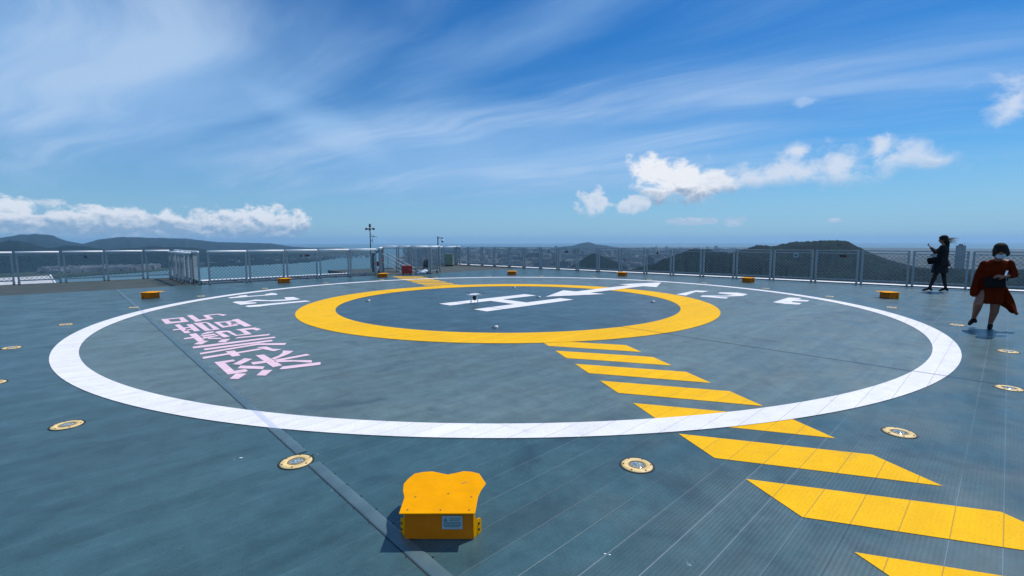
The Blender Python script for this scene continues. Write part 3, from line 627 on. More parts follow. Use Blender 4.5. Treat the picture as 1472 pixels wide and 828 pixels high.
# stair flight inside the cage: handrails, treads, machinery
t = thing('stair_flight', 'steel stair with zigzag handrails sinking inside the cage', 'stairs')
b = bmesh.new()
for i in range(6): box(b, -6.4+.32*i, -6.15+.32*i, 23.6, 24.6, -.18*i-.08, -.18*i-.04)
link('tread', b, M['dgrey'], t)
for yy in (23.55, 24.65):
    b = bmesh.new()
    tube(b, (-6.5, yy, 1.0), (-4.5, yy, -.1), .022); tube(b, (-6.5, yy, .6), (-4.6, yy, -.45), .016)
    tube(b, (-6.5, yy, 1.0), (-6.5, yy, -.1), .02); tube(b, (-5.8, yy, .62), (-5.8, yy, -.5), .018); tube(b, (-5.1, yy, .25), (-5.1, yy, -.8), .018)
    link('handrail', b, M['galv'], t)
t = thing('hose_reel', 'dark fire hose reel and valves at the stair opening', 'hose reel', (-4.32, 24.0, 0))
b = bmesh.new(); box(b, -.2, .2, -.12, .12, 0, .08); box(b, -.2, -.17, -.1, .1, .08, .75); box(b, .17, .2, -.1, .1, .08, .75); link('stand', b, M['dgrey'], t)
b = bmesh.new(); tube(b, (-.165, 0, .5), (.165, 0, .5), .22, 20); link('drum', b, M['black'], t)
for s in (-1, 1): b = bmesh.new(); tube(b, (s*.19, 0, .5), (s*.168, 0, .5), .26, 24); link('flange', b, M['galv'], t)
t = thing('foam_monitor', 'grey pipework with valve wheels inside the left of the stair cage', 'pipework', (-7.35, 24.9, 0))
b = bmesh.new()
tube(b, (0, 0, 0), (0, 0, 1.0), .07, 10); tube(b, (0, 0, .9), (.35, -.1, 1.15), .05, 10); tube(b, (.5, 0, 0), (.5, 0, .8), .05, 10); tube(b, (0, 0, .45), (.5, 0, .45), .04, 10)
link('pipe', b, M['dgrey'], t)
for x, z, r_ in ((.25, .45, .13), (.5, .6, .1)): b = bmesh.new(); tube(b, (x, -.12, z), (x, -.09, z), r_, 16); link('valve_wheel', b, M['redbox'], t)
# red cabinet
t = thing('hydrant_cabinet', 'dark red cabinet on the deck at the stair cage opening', 'cabinet', (-5.22, 23.37, 0), R(6))
b = bmesh.new(); box(b, -.24, .24, -.15, .15, .03, .42); bmesh.ops.bevel(b, geom=b.edges[:], offset=.01, segments=1, affect='EDGES'); link('body', b, M['redbox'], t)
b = bmesh.new(); box(b, -.21, .21, -.162, -.152, .06, .39); d_ = link('door', b, M['redbox'], t)
b = bmesh.new(); box(b, .14, .17, -.172, -.163, .2, .28); link('handle', b, M['galv'], d_)
b = bmesh.new()
for x in (-.2, .2):
    for y in (-.11, .11): box(b, x-.02, x+.02, y-.02, y+.02, 0, .029)
link('foot', b, M['black'], t)
# white bundle and its strap
t = thing('tarpaulin_bundle', 'white folded tarpaulin lying at the foot of the stair cage', 'tarpaulin', (-4.42, 23.9, 0))
b = bmesh.new()
ball(b, (0, -.75, .11), .22, .15, .09); ball(b, (.12, -.72, .16), .15, .12, .08); ball(b, (-.2, -.75, .06), .09, .09, .05)
o = link('folds', b, M['wplastic'], t, True); rm = o.modifiers.new('r', 'REMESH'); rm.mode = 'VOXEL'; rm.voxel_size = .015; rm.use_smooth_shade = True
b = bmesh.new(); tube(b, (-.1, -.91, .05), (-.06, -.62, .2), .012); link('strap', b, M['black'], t)
# cabinet at the far corner
t = thing('junction_cabinet', 'olive grey equipment cabinet in the far corner by the camera pole', 'cabinet', (-4.15, 31.2, 0), R(-8))
b = bmesh.new(); box(b, -.27, .27, -.2, .2, .06, .78); bmesh.ops.bevel(b, geom=b.edges[:], offset=.012, segments=1, affect='EDGES'); link('body', b, M['cab'], t)
b = bmesh.new(); box(b, -.24, .24, -.212, -.202, .1, .74); d_ = link('door', b, M['cab'], t)
b = bmesh.new(); box(b, .17, .2, -.226, -.213, .38, .5); link('handle', b, M['black'], d_)
b = bmesh.new(); box(b, -.29, .29, -.22, .22, .782, .80); link('lid', b, M['galv'], t)
b = bmesh.new(); box(b, -.25, .25, -.17, .17, 0, .058); link('plinth', b, M['black'], t)
# mast with lamps
t = thing('signal_mast', 'slim dark mast with lamps and a short side arm behind the left inner fence', 'mast', (-8.75, 29.2, 0))
b = bmesh.new(); tube(b, (0, 0, -3), (0, 0, 2.55), .045, 10, .028); link('pole', b, M['dgrey'], t)
b = bmesh.new(); lathe(b, [(0, .0), (.07, .0), (.08, .06), (.05, .10), (.07, .16), (.0, .19)], 12, (0, 0, 2.52)); link('top_lamp', b, M['black'], t)
for s in (-1, 1):
    b = bmesh.new(); tube(b, (0, 0, 2.42), (s*.2, 0, 2.42), .018); ball(b, (s*.22, 0, 2.40), .09, .09, .06); tube(b, (s*.22, 0, 2.40), (s*.22, 0, 2.33), .05); link('side_lamp', b, M['black'], t)
b = bmesh.new(); ball(b, (.02, -.12, 2.36), .08, .08, .06); tube(b, (0, 0, 2.38), (.02, -.12, 2.38), .018); link('side_lamp', b, M['black'], t)
b = bmesh.new(); tube(b, (0, 0, 1.92), (.42, 0, 1.92), .014); tube(b, (.2, 0, 1.86), (.2, 0, 2.02), .012); tube(b, (0, 0, 2.15), (.16, 0, 1.92), .008); tube(b, (0, 0, 1.6), (.14, 0, 1.75), .012); tube(b, (.14, 0, 1.5), (.14, 0, 1.85), .012); link('side_arm', b, M['dgrey'], t)
# camera pole
t = thing('camera_pole', 'camera on a short bent pole rising above the far back fence', 'security camera', (-4.92, 31.4, 0))
b = bmesh.new(); tube(b, (0, 0, 0), (0, 0, 1.95), .035, 10); tube(b, (0, 0, 1.85), (.3, 0, 1.86), .025, 8); tube(b, (.3, 0, 1.86), (.3, 0, 1.76), .03, 8); link('pole', b, M['dgrey'], t)
b = bmesh.new(); lathe(b, [(0, 1.76), (.07, 1.75), (.085, 1.66), (.08, 1.64), (0, 1.64)], 16, (.3, 0, 0)); link('housing', b, M['wplastic'], t, True)
b = bmesh.new(); ball(b, (.3, 0, 1.625), .07, .07, .08); link('dome', b, M['black'], t, True)
# small notices and lamps hung on the fences
def notice(label, x, y, z, rz, w_, h_, kind):
    t = thing('fence_notice' if kind != 'lamp' else 'fence_lamp', label, 'notice' if kind != 'lamp' else 'small lamp', (x, y, z), rz)
    if kind == 'sign':
        b = bmesh.new(); box(b, -w_/2, w_/2, -.006, .006, -h_/2, h_/2); link('plate', b, M['label'], t)
        b = bmesh.new(); s = w_*.3
        vv = [b.verts.new((px_, -.008, pz_)) for px_, pz_ in ((0, -s), (s, 0), (0, s), (-s, 0))]; b.faces.new(vv); link('black_diamond', b, M['black'], t)
    elif kind == 'dark':
        b = bmesh.new(); box(b, -w_/2, w_/2, -.006, .006, -h_/2, h_/2); link('plate', b, M['black'], t)
        b = bmesh.new(); box(b, -w_*.4, w_*.4, -.009, -.0065, -.006, .006); link('red_stripe', b, M['redbox'], t)
    else:
        b = bmesh.new(); ball(b, (0, 0, 0), w_/2, .03, h_/2); link('lamp_body', b, M['black'], t, True)
        b = bmesh.new(); tube(b, (0, 0, h_*.4), (0, 0, h_*.9), .008); link('hanger', b, M['black'], t)
def on_right(t_, z): 
    x, y = rp(t_, -.05); return x, y, z, PHI - math.pi/2 + R(-3.5)
SG = [(17.05, 'sign', .17, .17, 'white square notice with a black diamond on the right fence before the hill'), (18.6, 'dark', .22, .08, 'small dark plate under the top rail, left of the woman in black'),
      (4.5, 'lamp', .07, .12, 'tiny dark lamp on the right fence left of the small plate, behind the H'), (5.8, 'dark', .20, .09, 'small dark plate on the far stretch of the right fence'), (11.2, 'lamp', .09, .14, 'tiny dark lamp on the right fence left of the dark hill')]
for t_, k, w_, h_, lab in SG:
    x, y, z, rz = on_right(t_, 1.03); notice(lab, x, y, z, rz, w_, h_, k)
for u_, v_, k, w_, h_, lab in [(-7.9, 17.1, 'lamp', .10, .10, 'tiny dark lamp on the left outer fence'), (-.95, 11.68, 'dark', .20, .07, 'small dark plate under the top rail of the left inner fence'), (-1.2, 11.68, 'lamp', .09, .09, 'tiny dark lamp beside the dark plate on the left inner fence')]:
    x, y = uv(u_, v_); notice(lab, x, y, 1.02, PHI, w_, h_, k)

# ------------------------------------------------------------------ drone
t = thing('quadcopter', 'white quadcopter drone with black camera resting on the letter H', 'drone', (-.98, 12.16, .011), R(12))
def sub(o_, vox=.006, sm=True):
    r_ = o_.modifiers.new('remesh', 'REMESH'); r_.mode = 'VOXEL'; r_.voxel_size = vox; r_.use_smooth_shade = True
    s_ = o_.modifiers.new('soften', 'SMOOTH'); s_.factor = .5; s_.iterations = 3
    return o_
b = bmesh.new(); ball(b, (0, 0, .215), .075, .095, .035)
for sx in (-1, 1):
    for sy in (-1, 1): tube(b, (sx*.03, sy*.04, .215), (sx*.155, sy*.135, .225), .026, 10, .016); tube(b, (sx*.155, sy*.135, .20), (sx*.155, sy*.135, .243), .021, 12)
sub(link('shell', b, M['wplastic'], t))
for sx in (-1, 1):
    for sy in (-1, 1):
        b = bmesh.new(); tube(b, (sx*.155, sy*.135, .244), (sx*.155, sy*.135, .262), .015, 12)
        mo = link('motor', b, M['black'], t)
        b = bmesh.new(); a = .5*sx + .9*sy
        for s_ in (0, math.pi):
            ct, st_ = math.cos(a+s_), math.sin(a+s_); c0 = Vector((sx*.155, sy*.135, .264))
            pts = [c0 + Vector((ct*r_ - st_*w_, st_*r_ + ct*w_, 0)) for r_, w_ in ((.005, -.006), (.04, -.012), (.115, -.005), (.115, .004), (.04, .008), (.005, .006))]
            V = [b.verts.new(p) for p in pts]; V2 = [b.verts.new(p + Vector((0, 0, .0025))) for p in pts]
            b.faces.new(V); b.faces.new(V2[::-1])
            for i in range(6): b.faces.new((V[i], V[(i+1)%6], V2[(i+1)%6], V2[i]))
        link('propeller', b, M['black'], mo)
for sx in (-1, 1):
    b = bmesh.new()
    for sy in (-1, 1): tube(b, (sx*.05, sy*.055, .20), (sx*.095, sy*.07, .012), .008, 8)
    tube(b, (sx*.097, -.10, .010), (sx*.097, .10, .010), .008, 8); link('landing_skid', b, M['wplastic'], t)
b = bmesh.new(); tube(b, (0, -.03, .18), (0, -.03, .13), .014); ball(b, (0, -.04, .105), .045, .04, .035); tube(b, (0, -.075, .1), (0, -.095, .1), .022, 12); link('camera_gimbal', b, M['black'], t)
b = bmesh.new(); box(b, -.045, .045, .0, .075, .115, .178); link('battery', b, M['black'], t)
# ------------------------------------------------------------------ people
def fabric(name, c, rough=.85, spec=.25):
    return bsdf(name, c, rough, spec=spec, var=.22, vs=14, bump=.15, bs=160)
M['skin'] = bsdf('skin', (.20, .085, .055), .55, var=.08, vs=12)
M['hair'] = bsdf('dark_hair', (.010, .008, .007), .75, spec=.2, var=.3, vs=50)
M['hair_tip'] = bsdf('sunlit_dyed_hair', (.09, .085, .02), .5, var=.3, vs=50)
M['red_cloth'] = fabric('dark_red_cloth', (.080, .009, .002), .95, .04)
M['black_cloth'] = fabric('black_cloth', (.010, .010, .013))
M['tights'] = fabric('dark_tights', (.020, .015, .016))
M['mask'] = bsdf('pale_blue_mask', (.30, .42, .52), .8, var=.05)
M['leather'] = bsdf('black_leather', (.005, .005, .006), .8, spec=.15, var=.2)
M['phone'] = bsdf('phone_glass', (.02, .02, .025), .12)
def chain(bm, pts, seg=14):
    """joined tapered limb: (x,y,z,r) points"""
    for a, b in zip(pts, pts[1:]): tube(bm, a[:3], b[:3], a[3], seg, b[3])
    for p in pts: ball(bm, p[:3], p[3], seg=12)
def rings(bm, secs, n=28, rip=0, fr=7, ph=0.):
    """closed loft through ellipses (cx, cy, z, rx, ry[, tiltx]) with a rippled hem"""
    prev = None
    for i, s in enumerate(secs):
        cx, cy, z, rx, ry = s[:5]; tl = s[5] if len(s) > 5 else 0; rp_ = s[6] if len(s) > 6 else 0
        cur = []
        for k in range(n):
            a = 2*math.pi*k/n; w_ = 1 + rp_*math.sin(fr*a+ph) + rp_*.5*math.sin((fr+4)*a+1.3+ph)
            x = rx*math.cos(a)*w_; y = ry*math.sin(a)*w_
            cur.append(bm.verts.new((cx+x, cy+y, z+tl*x)))
        if prev:
            for k in range(n): bm.faces.new((prev[k], prev[(k+1)%n], cur[(k+1)%n], cur[k]))
        else: bm.faces.new(cur[::-1])
        prev = cur
    bm.faces.new(prev)
def remesh(o, vox, it=4):
    r_ = o.modifiers.new('remesh', 'REMESH'); r_.mode = 'VOXEL'; r_.voxel_size = vox; r_.use_smooth_shade = True
    s_ = o.modifiers.new('soften', 'SMOOTH'); s_.factor = .5; s_.iterations = it
    return o
def head(bm, M_):
    """skull, jaw, brow, nose, lips, ears; faces -Y in its own frame"""
    def P(x, y, z): return M_ @ Vector((x, y, z))
    def bl(c, rx, ry, rz): ball(bm, (0, 0, 0), rx, ry, rz, 14, mx=M_ @ Matrix.Translation(c))
    bl((0, .012, .025), .073, .092, .088); bl((0, -.028, -.045), .054, .055, .062); bl((0, -.050, -.088), .026, .022, .020)
    bl((0, -.082, .022), .045, .012, .012)                      # brow
    for s in (-1, 1):
        bl((s*.030, -.074, .002), .013, .010, .010); bl((s*.038, -.062, -.028), .022, .018, .018); bl((s*.075, .010, -.010), .008, .018, .028)
    tube(bm, P(0, -.084, .010), P(0, -.104, -.028), .008, 8, .013); ball(bm, P(0, -.100, -.030), .013)
    bl((0, -.082, -.056), .024, .010, .007); bl((0, -.080, -.067), .020, .009, .007)
def hand(bm, wrist, d, up, L=.165, curl=.6, side=1):
    """palm, four unequal bent fingers and a side thumb"""
    d = Vector(d).normalized(); up = Vector(up); up = (up - d*up.dot(d)).normalized(); sd = d.cross(up)*side
    w0 = Vector(wrist); pl = L*.52
    for k in range(4):
        o_ = sd*(.030-.019*k)
        a = w0 + o_*.55; b = w0 + d*pl + o_
        tube(bm, a, b, .014, 8, .012); ball(bm, b, .012, seg=8); ball(bm, a, .014, seg=8)
        fl = L*(.40, .48, .45, .36)[k]; p = b; ang = 0
        for j in range(3):
            ang += curl*(.5, .9, .8)[j]
            dd = d*math.cos(ang) + up*math.sin(ang)
            q_ = p + dd*fl*(.45, .32, .23)[j]
            tube(bm, p, q_, .0092-.0009*j, 8, .0085-.0009*j); ball(bm, q_, .0085-.0009*j, seg=8); p = q_
    a = w0 + d*pl*.25 + sd*.022; b = a + (d*.6 + sd*.7 + up*.3).normalized()*.045; c = b + (d*.9 + up*.45).normalized()*.035
    tube(bm, a, b, .012, 8, .010); ball(bm, b, .010, seg=8); tube(bm, b, c, .0095, 8, .008); ball(bm, c, .008, seg=8)
def shoe(parent, ankle, toe, mat, heel=.0):
    a = Vector(ankle); tdir = Vector((toe[0]-a.x, toe[1]-a.y, 0)); tdir.normalize(); zt = toe[2]
    b = bmesh.new()
    hl = Vector((a.x, a.y, 0)) - tdir*.045; hl.z = a.z-.055
    mid = Vector((a.x, a.y, a.z-.045)) + tdir*.05; tp = Vector(toe)
    chain(b, [(hl.x, hl.y, hl.z, .034), (a.x, a.y, a.z-.02, .038), (mid.x, mid.y, mid.z, .036), ((mid.x+tp.x)/2, (mid.y+tp.y)/2, (mid.z+tp.z)/2+.004, .036), (tp.x, tp.y, tp.z, .026)])
    if heel: tube(b, (hl.x, hl.y, hl.z-.02), (hl.x, hl.y, hl.z-.02-heel), .016, 8, .010)
    return remesh(link('shoe', b, mat, parent), .008, 3)

def ground_heading(x, y): return -math.atan2(x, y)
# --- woman in red, striding towards the camera, head bowed
W1 = thing('person', 'woman in a dark red dress and pale mask walking head down, coat hem blown sideways', 'person', (8.60, 8.46, .0), ground_heading(8.6, 8.46))
HM = Matrix.Translation((.120, -.26, 1.415)) @ Matrix.Rotation(R(46), 4, 'X') @ Matrix.Rotation(R(6), 4, 'Z')
b = bmesh.new()
head(b, HM)
chain(b, [(.105, -.20, 1.33, .048), (.095, -.11, 1.24, .055)])                                     # neck
chain(b, [(.095, -.07, 1.20, .10), (.09, -.05, 1.08, .125), (.085, -.01, .95, .115), (.07, .03, .84, .135), (.065, .04, .76, .135)])
chain(b, [(-.055, -.06, 1.185, .050), (.095, -.07, 1.225, .055), (.24, -.07, 1.205, .050)])
# bent arm: elbow out to the right, hand brought to the belly
chain(b, [(.245, -.07, 1.195, .046), (.315, -.06, 1.00, .040), (.20, -.235, .975, .026)])
hand(b, (.20, -.235, .975), (-.9, -.25, .05), (0, .5, -.6), .16, .7, 1)
# hanging arm
chain(b, [(-.065, -.06, 1.175, .046), (-.130, -.05, .93, .038), (-.145, -.10, .70, .026)])
hand(b, (-.145, -.10, .70), (.05, -.12, -1), (.6, -.5, 0), .16, .5, -1)
# legs, mid stride
chain(b, [(-.005, .03, .76, .090), (-.095, -.17, .47, .066), (-.105, -.10, .37, .058), (-.135, .05, .19, .034), (-.135, .045, .155, .034)])
chain(b, [(.125, .03, .76, .090), (.120, .02, .44, .068), (.118, .035, .32, .060), (.085, .10, .11, .035), (.085, .09, .07, .034)])
remesh(link('body', b, M['skin'], W1), .008, 3)
b = bmesh.new()
rings(b, [(.09, -.06, 1.262, .07, .07), (.095, -.07, 1.25, .105, .09), (.095, -.075, 1.20, .155, .120), (.095, -.075, 1.15, .165, .130), (.09, -.07, 1.08, .160, .145), (.08, -.03, .95, .135, .135), (.07, .0, .88, .150, .145, 0, .02),
          (.06, .02, .74, .170, .170, 0, .06), (.055, .03, .60, .180, .19, .05, .11), (.055, .03, .485, .180, .21, .06, .16), (.06, .03, .47, .16, .185, .06, .16)], 56, fr=6)
# sleeves
chain(b, [(-.065, -.06, 1.175, .064), (-.130, -.05, .95, .060), (-.150, -.08, .74, .066), (-.155, -.09, .64, .068)]); chain(b, [(-.02, -.05, 1.05, .07), (-.07, -.03, .88, .075), (-.08, -.02, .70, .075)])
chain(b, [(.245, -.07, 1.195, .064), (.315, -.06, 1.00, .056), (.265, -.14, .985, .048)])
remesh(link('dress', b, M['red_cloth'], W1), .009, 3)
# blown tail of the dress: a curling sheet of cloth with thickness
b = bmesh.new()
NU, NV = 26, 14
G = []
for i in range(NU+1):
    s = i/NU; row = []
    for j in range(NV+1):
        q_ = j/NV
        x = .12 + .28*s**.85 + .02*math.sin(q_*7+s*3)
        ztop = .92 - .60*s**1.25; zbot = .50 - .20*s - .05*math.sin(s*3.1)
        z = ztop*(1-q_) + zbot*q_ + .012*math.sin(s*11+q_*4)
        y = .04 + .07*math.sin(q_*5.5+s*4)*(.3+s) - .08*s + .03*math.sin(s*9+q_*9)
        row.append(b.verts.new((x, y, z)))
    G.append(row)
for i in range(NU):
    for j in range(NV): b.faces.new((G[i][j], G[i+1][j], G[i+1][j+1], G[i][j+1]))
o = link('blown_hem', b, M['red_cloth'], W1, True); sd_ = o.modifiers.new('t', 'SOLIDIFY'); sd_.thickness = .006
b = bmesh.new()
def hb(c, rx, ry, rz): ball(b, (0, 0, 0), rx, ry, rz, 16, mx=HM @ Matrix.Translation(c))
hb((0, .030, .045), .094, .100, .090); hb((0, .040, -.02), .103, .080, .100); hb((-.068, .005, -.03), .034, .058, .095); hb((.072, .01, -.035), .038, .058, .10); hb((0, -.045, .070), .070, .034, .034)
hb((.085, .04, -.11), .040, .05, .065); hb((-.07, .03, -.10), .030, .045, .06); hb((-.045, -.060, .050), .03, .020, .030); hb((.045, -.062, .048), .032, .020, .032)
o = remesh(link('hair', b, M['hair'], W1), .008, 2)
b = bmesh.new(); ball(b, (0, 0, 0), .064, .046, .052, 18, mx=HM @ Matrix.Translation((0, -.076, -.046))); mk = link('face_mask', b, M['mask'], W1, True)
b = bmesh.new()
for s in (-1, 1):
    for z in (-.02, -.07): tube(b, HM @ Vector((s*.055, -.07, z)), HM @ Vector((s*.088, .01, -.02)), .003, 6)
link('ear_loop', b, M['mask'], mk)
b = bmesh.new(); box(b, -.04, .22, -.215, -.14, .77, .95, 0)
remesh(link('waist_bag', b, M['leather'], W1), .010, 3)
b = bmesh.new(); tube(b, (.235, -.15, .90), (.27, .02, 1.18), .008); link('bag_strap', b, M['leather'], W1)
b = bmesh.new(); box(b, -.014, .014, -.004, .004, -.045, .045, 0, Matrix.Translation((.215, -.275, 1.035)) @ Matrix.Rotation(R(-15), 4, 'X') @ Matrix.Rotation(R(12), 4, 'Y'))  # white sliver standing in for a glint of light on her hand
tag(link('hand_glint', b, M['wplastic']), 'small white sliver added as the glint on the hand of the woman in red', 'phone')
ph = bpy.data.objects['hand_glint']; ph.location = W1.location; ph.rotation_euler = W1.rotation_euler
shoe(W1, (-.135, .045, .165), (-.185, -.085, .070), M['leather'])
shoe(W1, (.085, .09, .080), (.075, -.08, .028), M['leather'])

# --- woman in black, side on, holding a phone up in both hands
W2 = thing('person', 'woman in a black coat and skirt standing side on by the fence, arms raised', 'person', (13.36, 14.78, 0), ground_heading(13.36, 14.78))
HM2 = Matrix.Translation((.095, 0, 1.625)) @ Matrix.Rotation(R(-84), 4, 'Z') @ Matrix.Rotation(R(10), 4, 'X')
b = bmesh.new(); head(b, HM2)
chain(b, [(.115, 0, 1.52, .046), (.13, 0, 1.43, .055)])
chain(b, [(.135, 0, 1.36, .105), (.13, 0, 1.20, .110), (.12, 0, 1.05, .100), (.105, 0, .93, .130)])
chain(b, [(.14, -.15, 1.385, .050), (.14, .15, 1.385, .050)])
chain(b, [(.13, -.17, 1.38, .044), (-.06, -.19, 1.235, .036), (-.175, -.05, 1.38, .025)]); hand(b, (-.175, -.05, 1.38), (-.5, .3, .6), (.6, 0, .5), .16, .6, 1)
chain(b, [(.13, .17, 1.38, .044), (-.06, .20, 1.25, .036), (-.175, .06, 1.38, .025)]); hand(b, (-.175, .06, 1.38), (-.5, -.3, .6), (.6, 0, .5), .16, .6, -1)
chain(b, [(.07, -.08, .90, .088), (-.02, -.09, .50, .054), (-.03, -.09, .42, .052), (-.12, -.09, .12, .034), (-.12, -.09, .09, .033)])
chain(b, [(.13, .08, .90, .088), (.19, .08, .50, .054), (.20, .08, .42, .052), (.255, .09, .12, .034), (.255, .09, .09, .033)])
remesh(link('body', b, M['skin'], W2), .008, 3)
b = bmesh.new()
rings(b, [(.13, 0, 1.45, .07, .08), (.135, 0, 1.43, .10, .17), (.13, 0, 1.34, .135, .205), (.125, 0, 1.20, .140, .175), (.12, 0, 1.05, .135, .155, 0, .02), (.12, 0, .90, .180, .19, 0, .04), (.13, 0, .82, .20, .20, 0, .05), (.13, 0, .80, .17, .17, 0, .05)], 40)
chain(b, [(.13, -.17, 1.375, .066), (-.05, -.195, 1.235, .056), (-.15, -.08, 1.355, .040)]); chain(b, [(.13, .17, 1.375, .066), (-.05, .205, 1.25, .056), (-.15, .09, 1.355, .040)])
remesh(link('coat', b, M['black_cloth'], W2), .010, 3)
b = bmesh.new(); rings(b, [(.10, 0, 1.0, .12, .14), (.095, 0, .92, .160, .17), (.085, 0, .78, .185, .185, 0, .03), (.08, 0, .60, .200, .20, 0, .05), (.08, 0, .585, .17, .17, 0, .05)], 40)
remesh(link('skirt', b, M['black_cloth'], W2), .010, 2)
for s, pts in ((-1, [(.02, -.09, .62, .068), (-.02, -.09, .50, .0575), (-.03, -.09, .42, .056), (-.12, -.09, .12, .0375)]), (1, [(.17, .08, .62, .068), (.19, .08, .50, .0575), (.20, .08, .42, .056), (.255, .09, .12, .0375)])):
    b = bmesh.new(); chain(b, pts); remesh(link('stocking', b, M['tights'], W2), .008, 2)
b = bmesh.new()
def hb(c, rx, ry, rz): ball(b, (0, 0, 0), rx, ry, rz, 16, mx=HM2 @ Matrix.Translation(c))
hb((0, .030, .045), .100, .112, .098); hb((0, .060, -.04), .092, .070, .110); hb((0, -.04, .075), .07, .05, .035)
chain(b, [(.17, 0, 1.60, .07), (.20, 0, 1.52, .065), (.22, .01, 1.44, .045), (.235, .01, 1.38, .025)])
remesh(link('hair', b, M['hair'], W2), .008, 2)
b = bmesh.new()
rr = random.Random(8)
for k in range(46):
    z0 = 1.50 + rr.random()*.17; L_ = rr.uniform(.12, .30); p = Vector((.185 + rr.uniform(-.02, .02), rr.uniform(-.06, .06), z0)); dz_ = rr.uniform(-.05, .28)
    prev = p
    for j in range(5):
        q_ = prev + Vector((L_/5, rr.uniform(-.006, .006), (dz_*(1-j/5) - .10*j/5)*L_/5*1.6)); tube(b, prev, q_, .0055-.0009*j, 5, .0046-.0009*j, caps=False); prev = q_
link('blown_strands', b, M['hair_tip'], W2)
b = bmesh.new(); box(b, -.004, .004, -.075, .075, -.038, .038, 0, Matrix.Translation((-.245, .0, 1.475)) @ Matrix.Rotation(R(15), 4, 'Y'))
o = tag(link('camera_phone', b, M['phone']), 'black phone held up by the woman in black', 'phone'); o.location = W2.location; o.rotation_euler = W2.rotation_euler
b = bmesh.new(); box(b, -.17, .11, -.055, .055, -.10, .10); bmesh.ops.bevel(b, geom=b.edges[:], offset=.02, segments=2, affect='EDGES')
t = thing('shoulder_bag', 'black shoulder bag hanging in front of the woman in black', 'bag', W2.location, W2.rotation_euler.z)
o = link('bag_body', b, M['leather'], t, True); o.location = (-.06, -.24, .985); o.rotation_euler = (0, R(-14), 0)
b = bmesh.new(); tube(b, (-.18, -.24, 1.08), (.10, -.20, 1.44), .010); tube(b, (.03, -.24, 1.05), (.13, -.18, 1.44), .010); link('strap', b, M['leather'], t)
shoe(W2, (-.12, -.09, .115), (-.27, -.10, .028), M['leather'], .03)
shoe(W2, (.255, .09, .115), (.12, .07, .028), M['leather'], .03)
# ------------------------------------------------------------------ sea, land, hills, city
def water_mat():
    m = bpy.data.materials.new('sea_water'); m.use_nodes = True; t = NT(m.node_tree); b = t.n['Principled BSDF']
    co = t.node('ShaderNodeTexCoord').outputs['Object']
    n = t.noise(co, .0016, 4., .6)
    t.put(b.inputs['Base Color'], t.mix(t.lin(n, .35, .65), (.035, .105, .115), (.050, .135, .135)))
    b.inputs['Roughness'].default_value = .32; b.inputs['Specular IOR Level'].default_value = .35
    bn = t.node('ShaderNodeBump'); bn.inputs['Strength'].default_value = .6; bn.inputs['Distance'].default_value = 1.
    t.put(bn.inputs['Height'], t.m('MULTIPLY', t.noise(co, .09, 5., .6), 1.2)); t.l.new(bn.outputs[0], b.inputs['Normal'])
    return m
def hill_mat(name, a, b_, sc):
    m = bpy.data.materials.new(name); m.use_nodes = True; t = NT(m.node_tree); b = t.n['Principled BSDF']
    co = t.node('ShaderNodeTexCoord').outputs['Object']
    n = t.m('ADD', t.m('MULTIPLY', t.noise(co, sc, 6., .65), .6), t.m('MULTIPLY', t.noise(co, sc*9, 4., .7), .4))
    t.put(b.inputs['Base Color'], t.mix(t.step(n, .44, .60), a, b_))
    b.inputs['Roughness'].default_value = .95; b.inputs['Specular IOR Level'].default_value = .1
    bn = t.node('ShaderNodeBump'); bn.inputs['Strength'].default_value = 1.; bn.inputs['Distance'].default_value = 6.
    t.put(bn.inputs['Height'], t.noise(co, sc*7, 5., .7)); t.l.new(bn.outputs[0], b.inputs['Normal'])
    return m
SEA = -100
b = bmesh.new()
n = 96; rs_ = [0, 400, 1500, 6000, 29000]; ringv = []
for r_ in rs_:
    ringv.append([b.verts.new((r_*math.cos(2*math.pi*i/n), r_*math.sin(2*math.pi*i/n), SEA)) for i in range(n)] if r_ else [b.verts.new((0, 0, SEA))])
for A, B in zip(ringv, ringv[1:]):
    for i in range(n):
        if len(A) == 1: b.faces.new((A[0], B[i], B[(i+1)%n]))
        else: b.faces.new((A[i], A[(i+1)%n], B[(i+1)%n], B[i]))
struct(link('sea', b, water_mat()))
def pol(a, d, z): return (d*math.sin(R(a)), d*math.cos(R(a)), z)
def land(name, outline, z, mat):
    b = bmesh.new(); poly(b, [pol(a, d, 0)[:2] for a, d in outline], z-2, z); return struct(link(name, b, mat))
city_ground = hill_mat('city_ground', (.05, .07, .07), (.16, .17, .17), .008)
land('city_land', [(-14, 2500), (-8, 1950), (-1, 1750), (8, 1500), (12, 900), (25, 250), (40, 150), (75, 150), (95, 600), (80, 7000), (40, 8500), (10, 8500), (-12, 7500)], SEA+2.4, city_ground)
land('far_shore', [(-66, 1500), (-58, 1650), (-50, 1900), (-44, 1880), (-38, 2050), (-33, 2300), (-26, 2700), (-20, 3300), (-16, 4300), (-20, 9500), (-50, 9500), (-72, 7000)], SEA+1.6, hill_mat('shore_green', (.02, .045, .03), (.07, .09, .08), .006))
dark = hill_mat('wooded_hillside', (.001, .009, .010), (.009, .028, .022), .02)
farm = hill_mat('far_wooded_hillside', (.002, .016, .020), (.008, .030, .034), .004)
def interp(P, a):
    if a <= P[0][0]: return P[0][1]
    for (a0, z0), (a1, z1) in zip(P, P[1:]):
        if a <= a1:
            f = (a-a0)/(a1-a0); return z0*(1-f) + z1*f
    return P[-1][1]
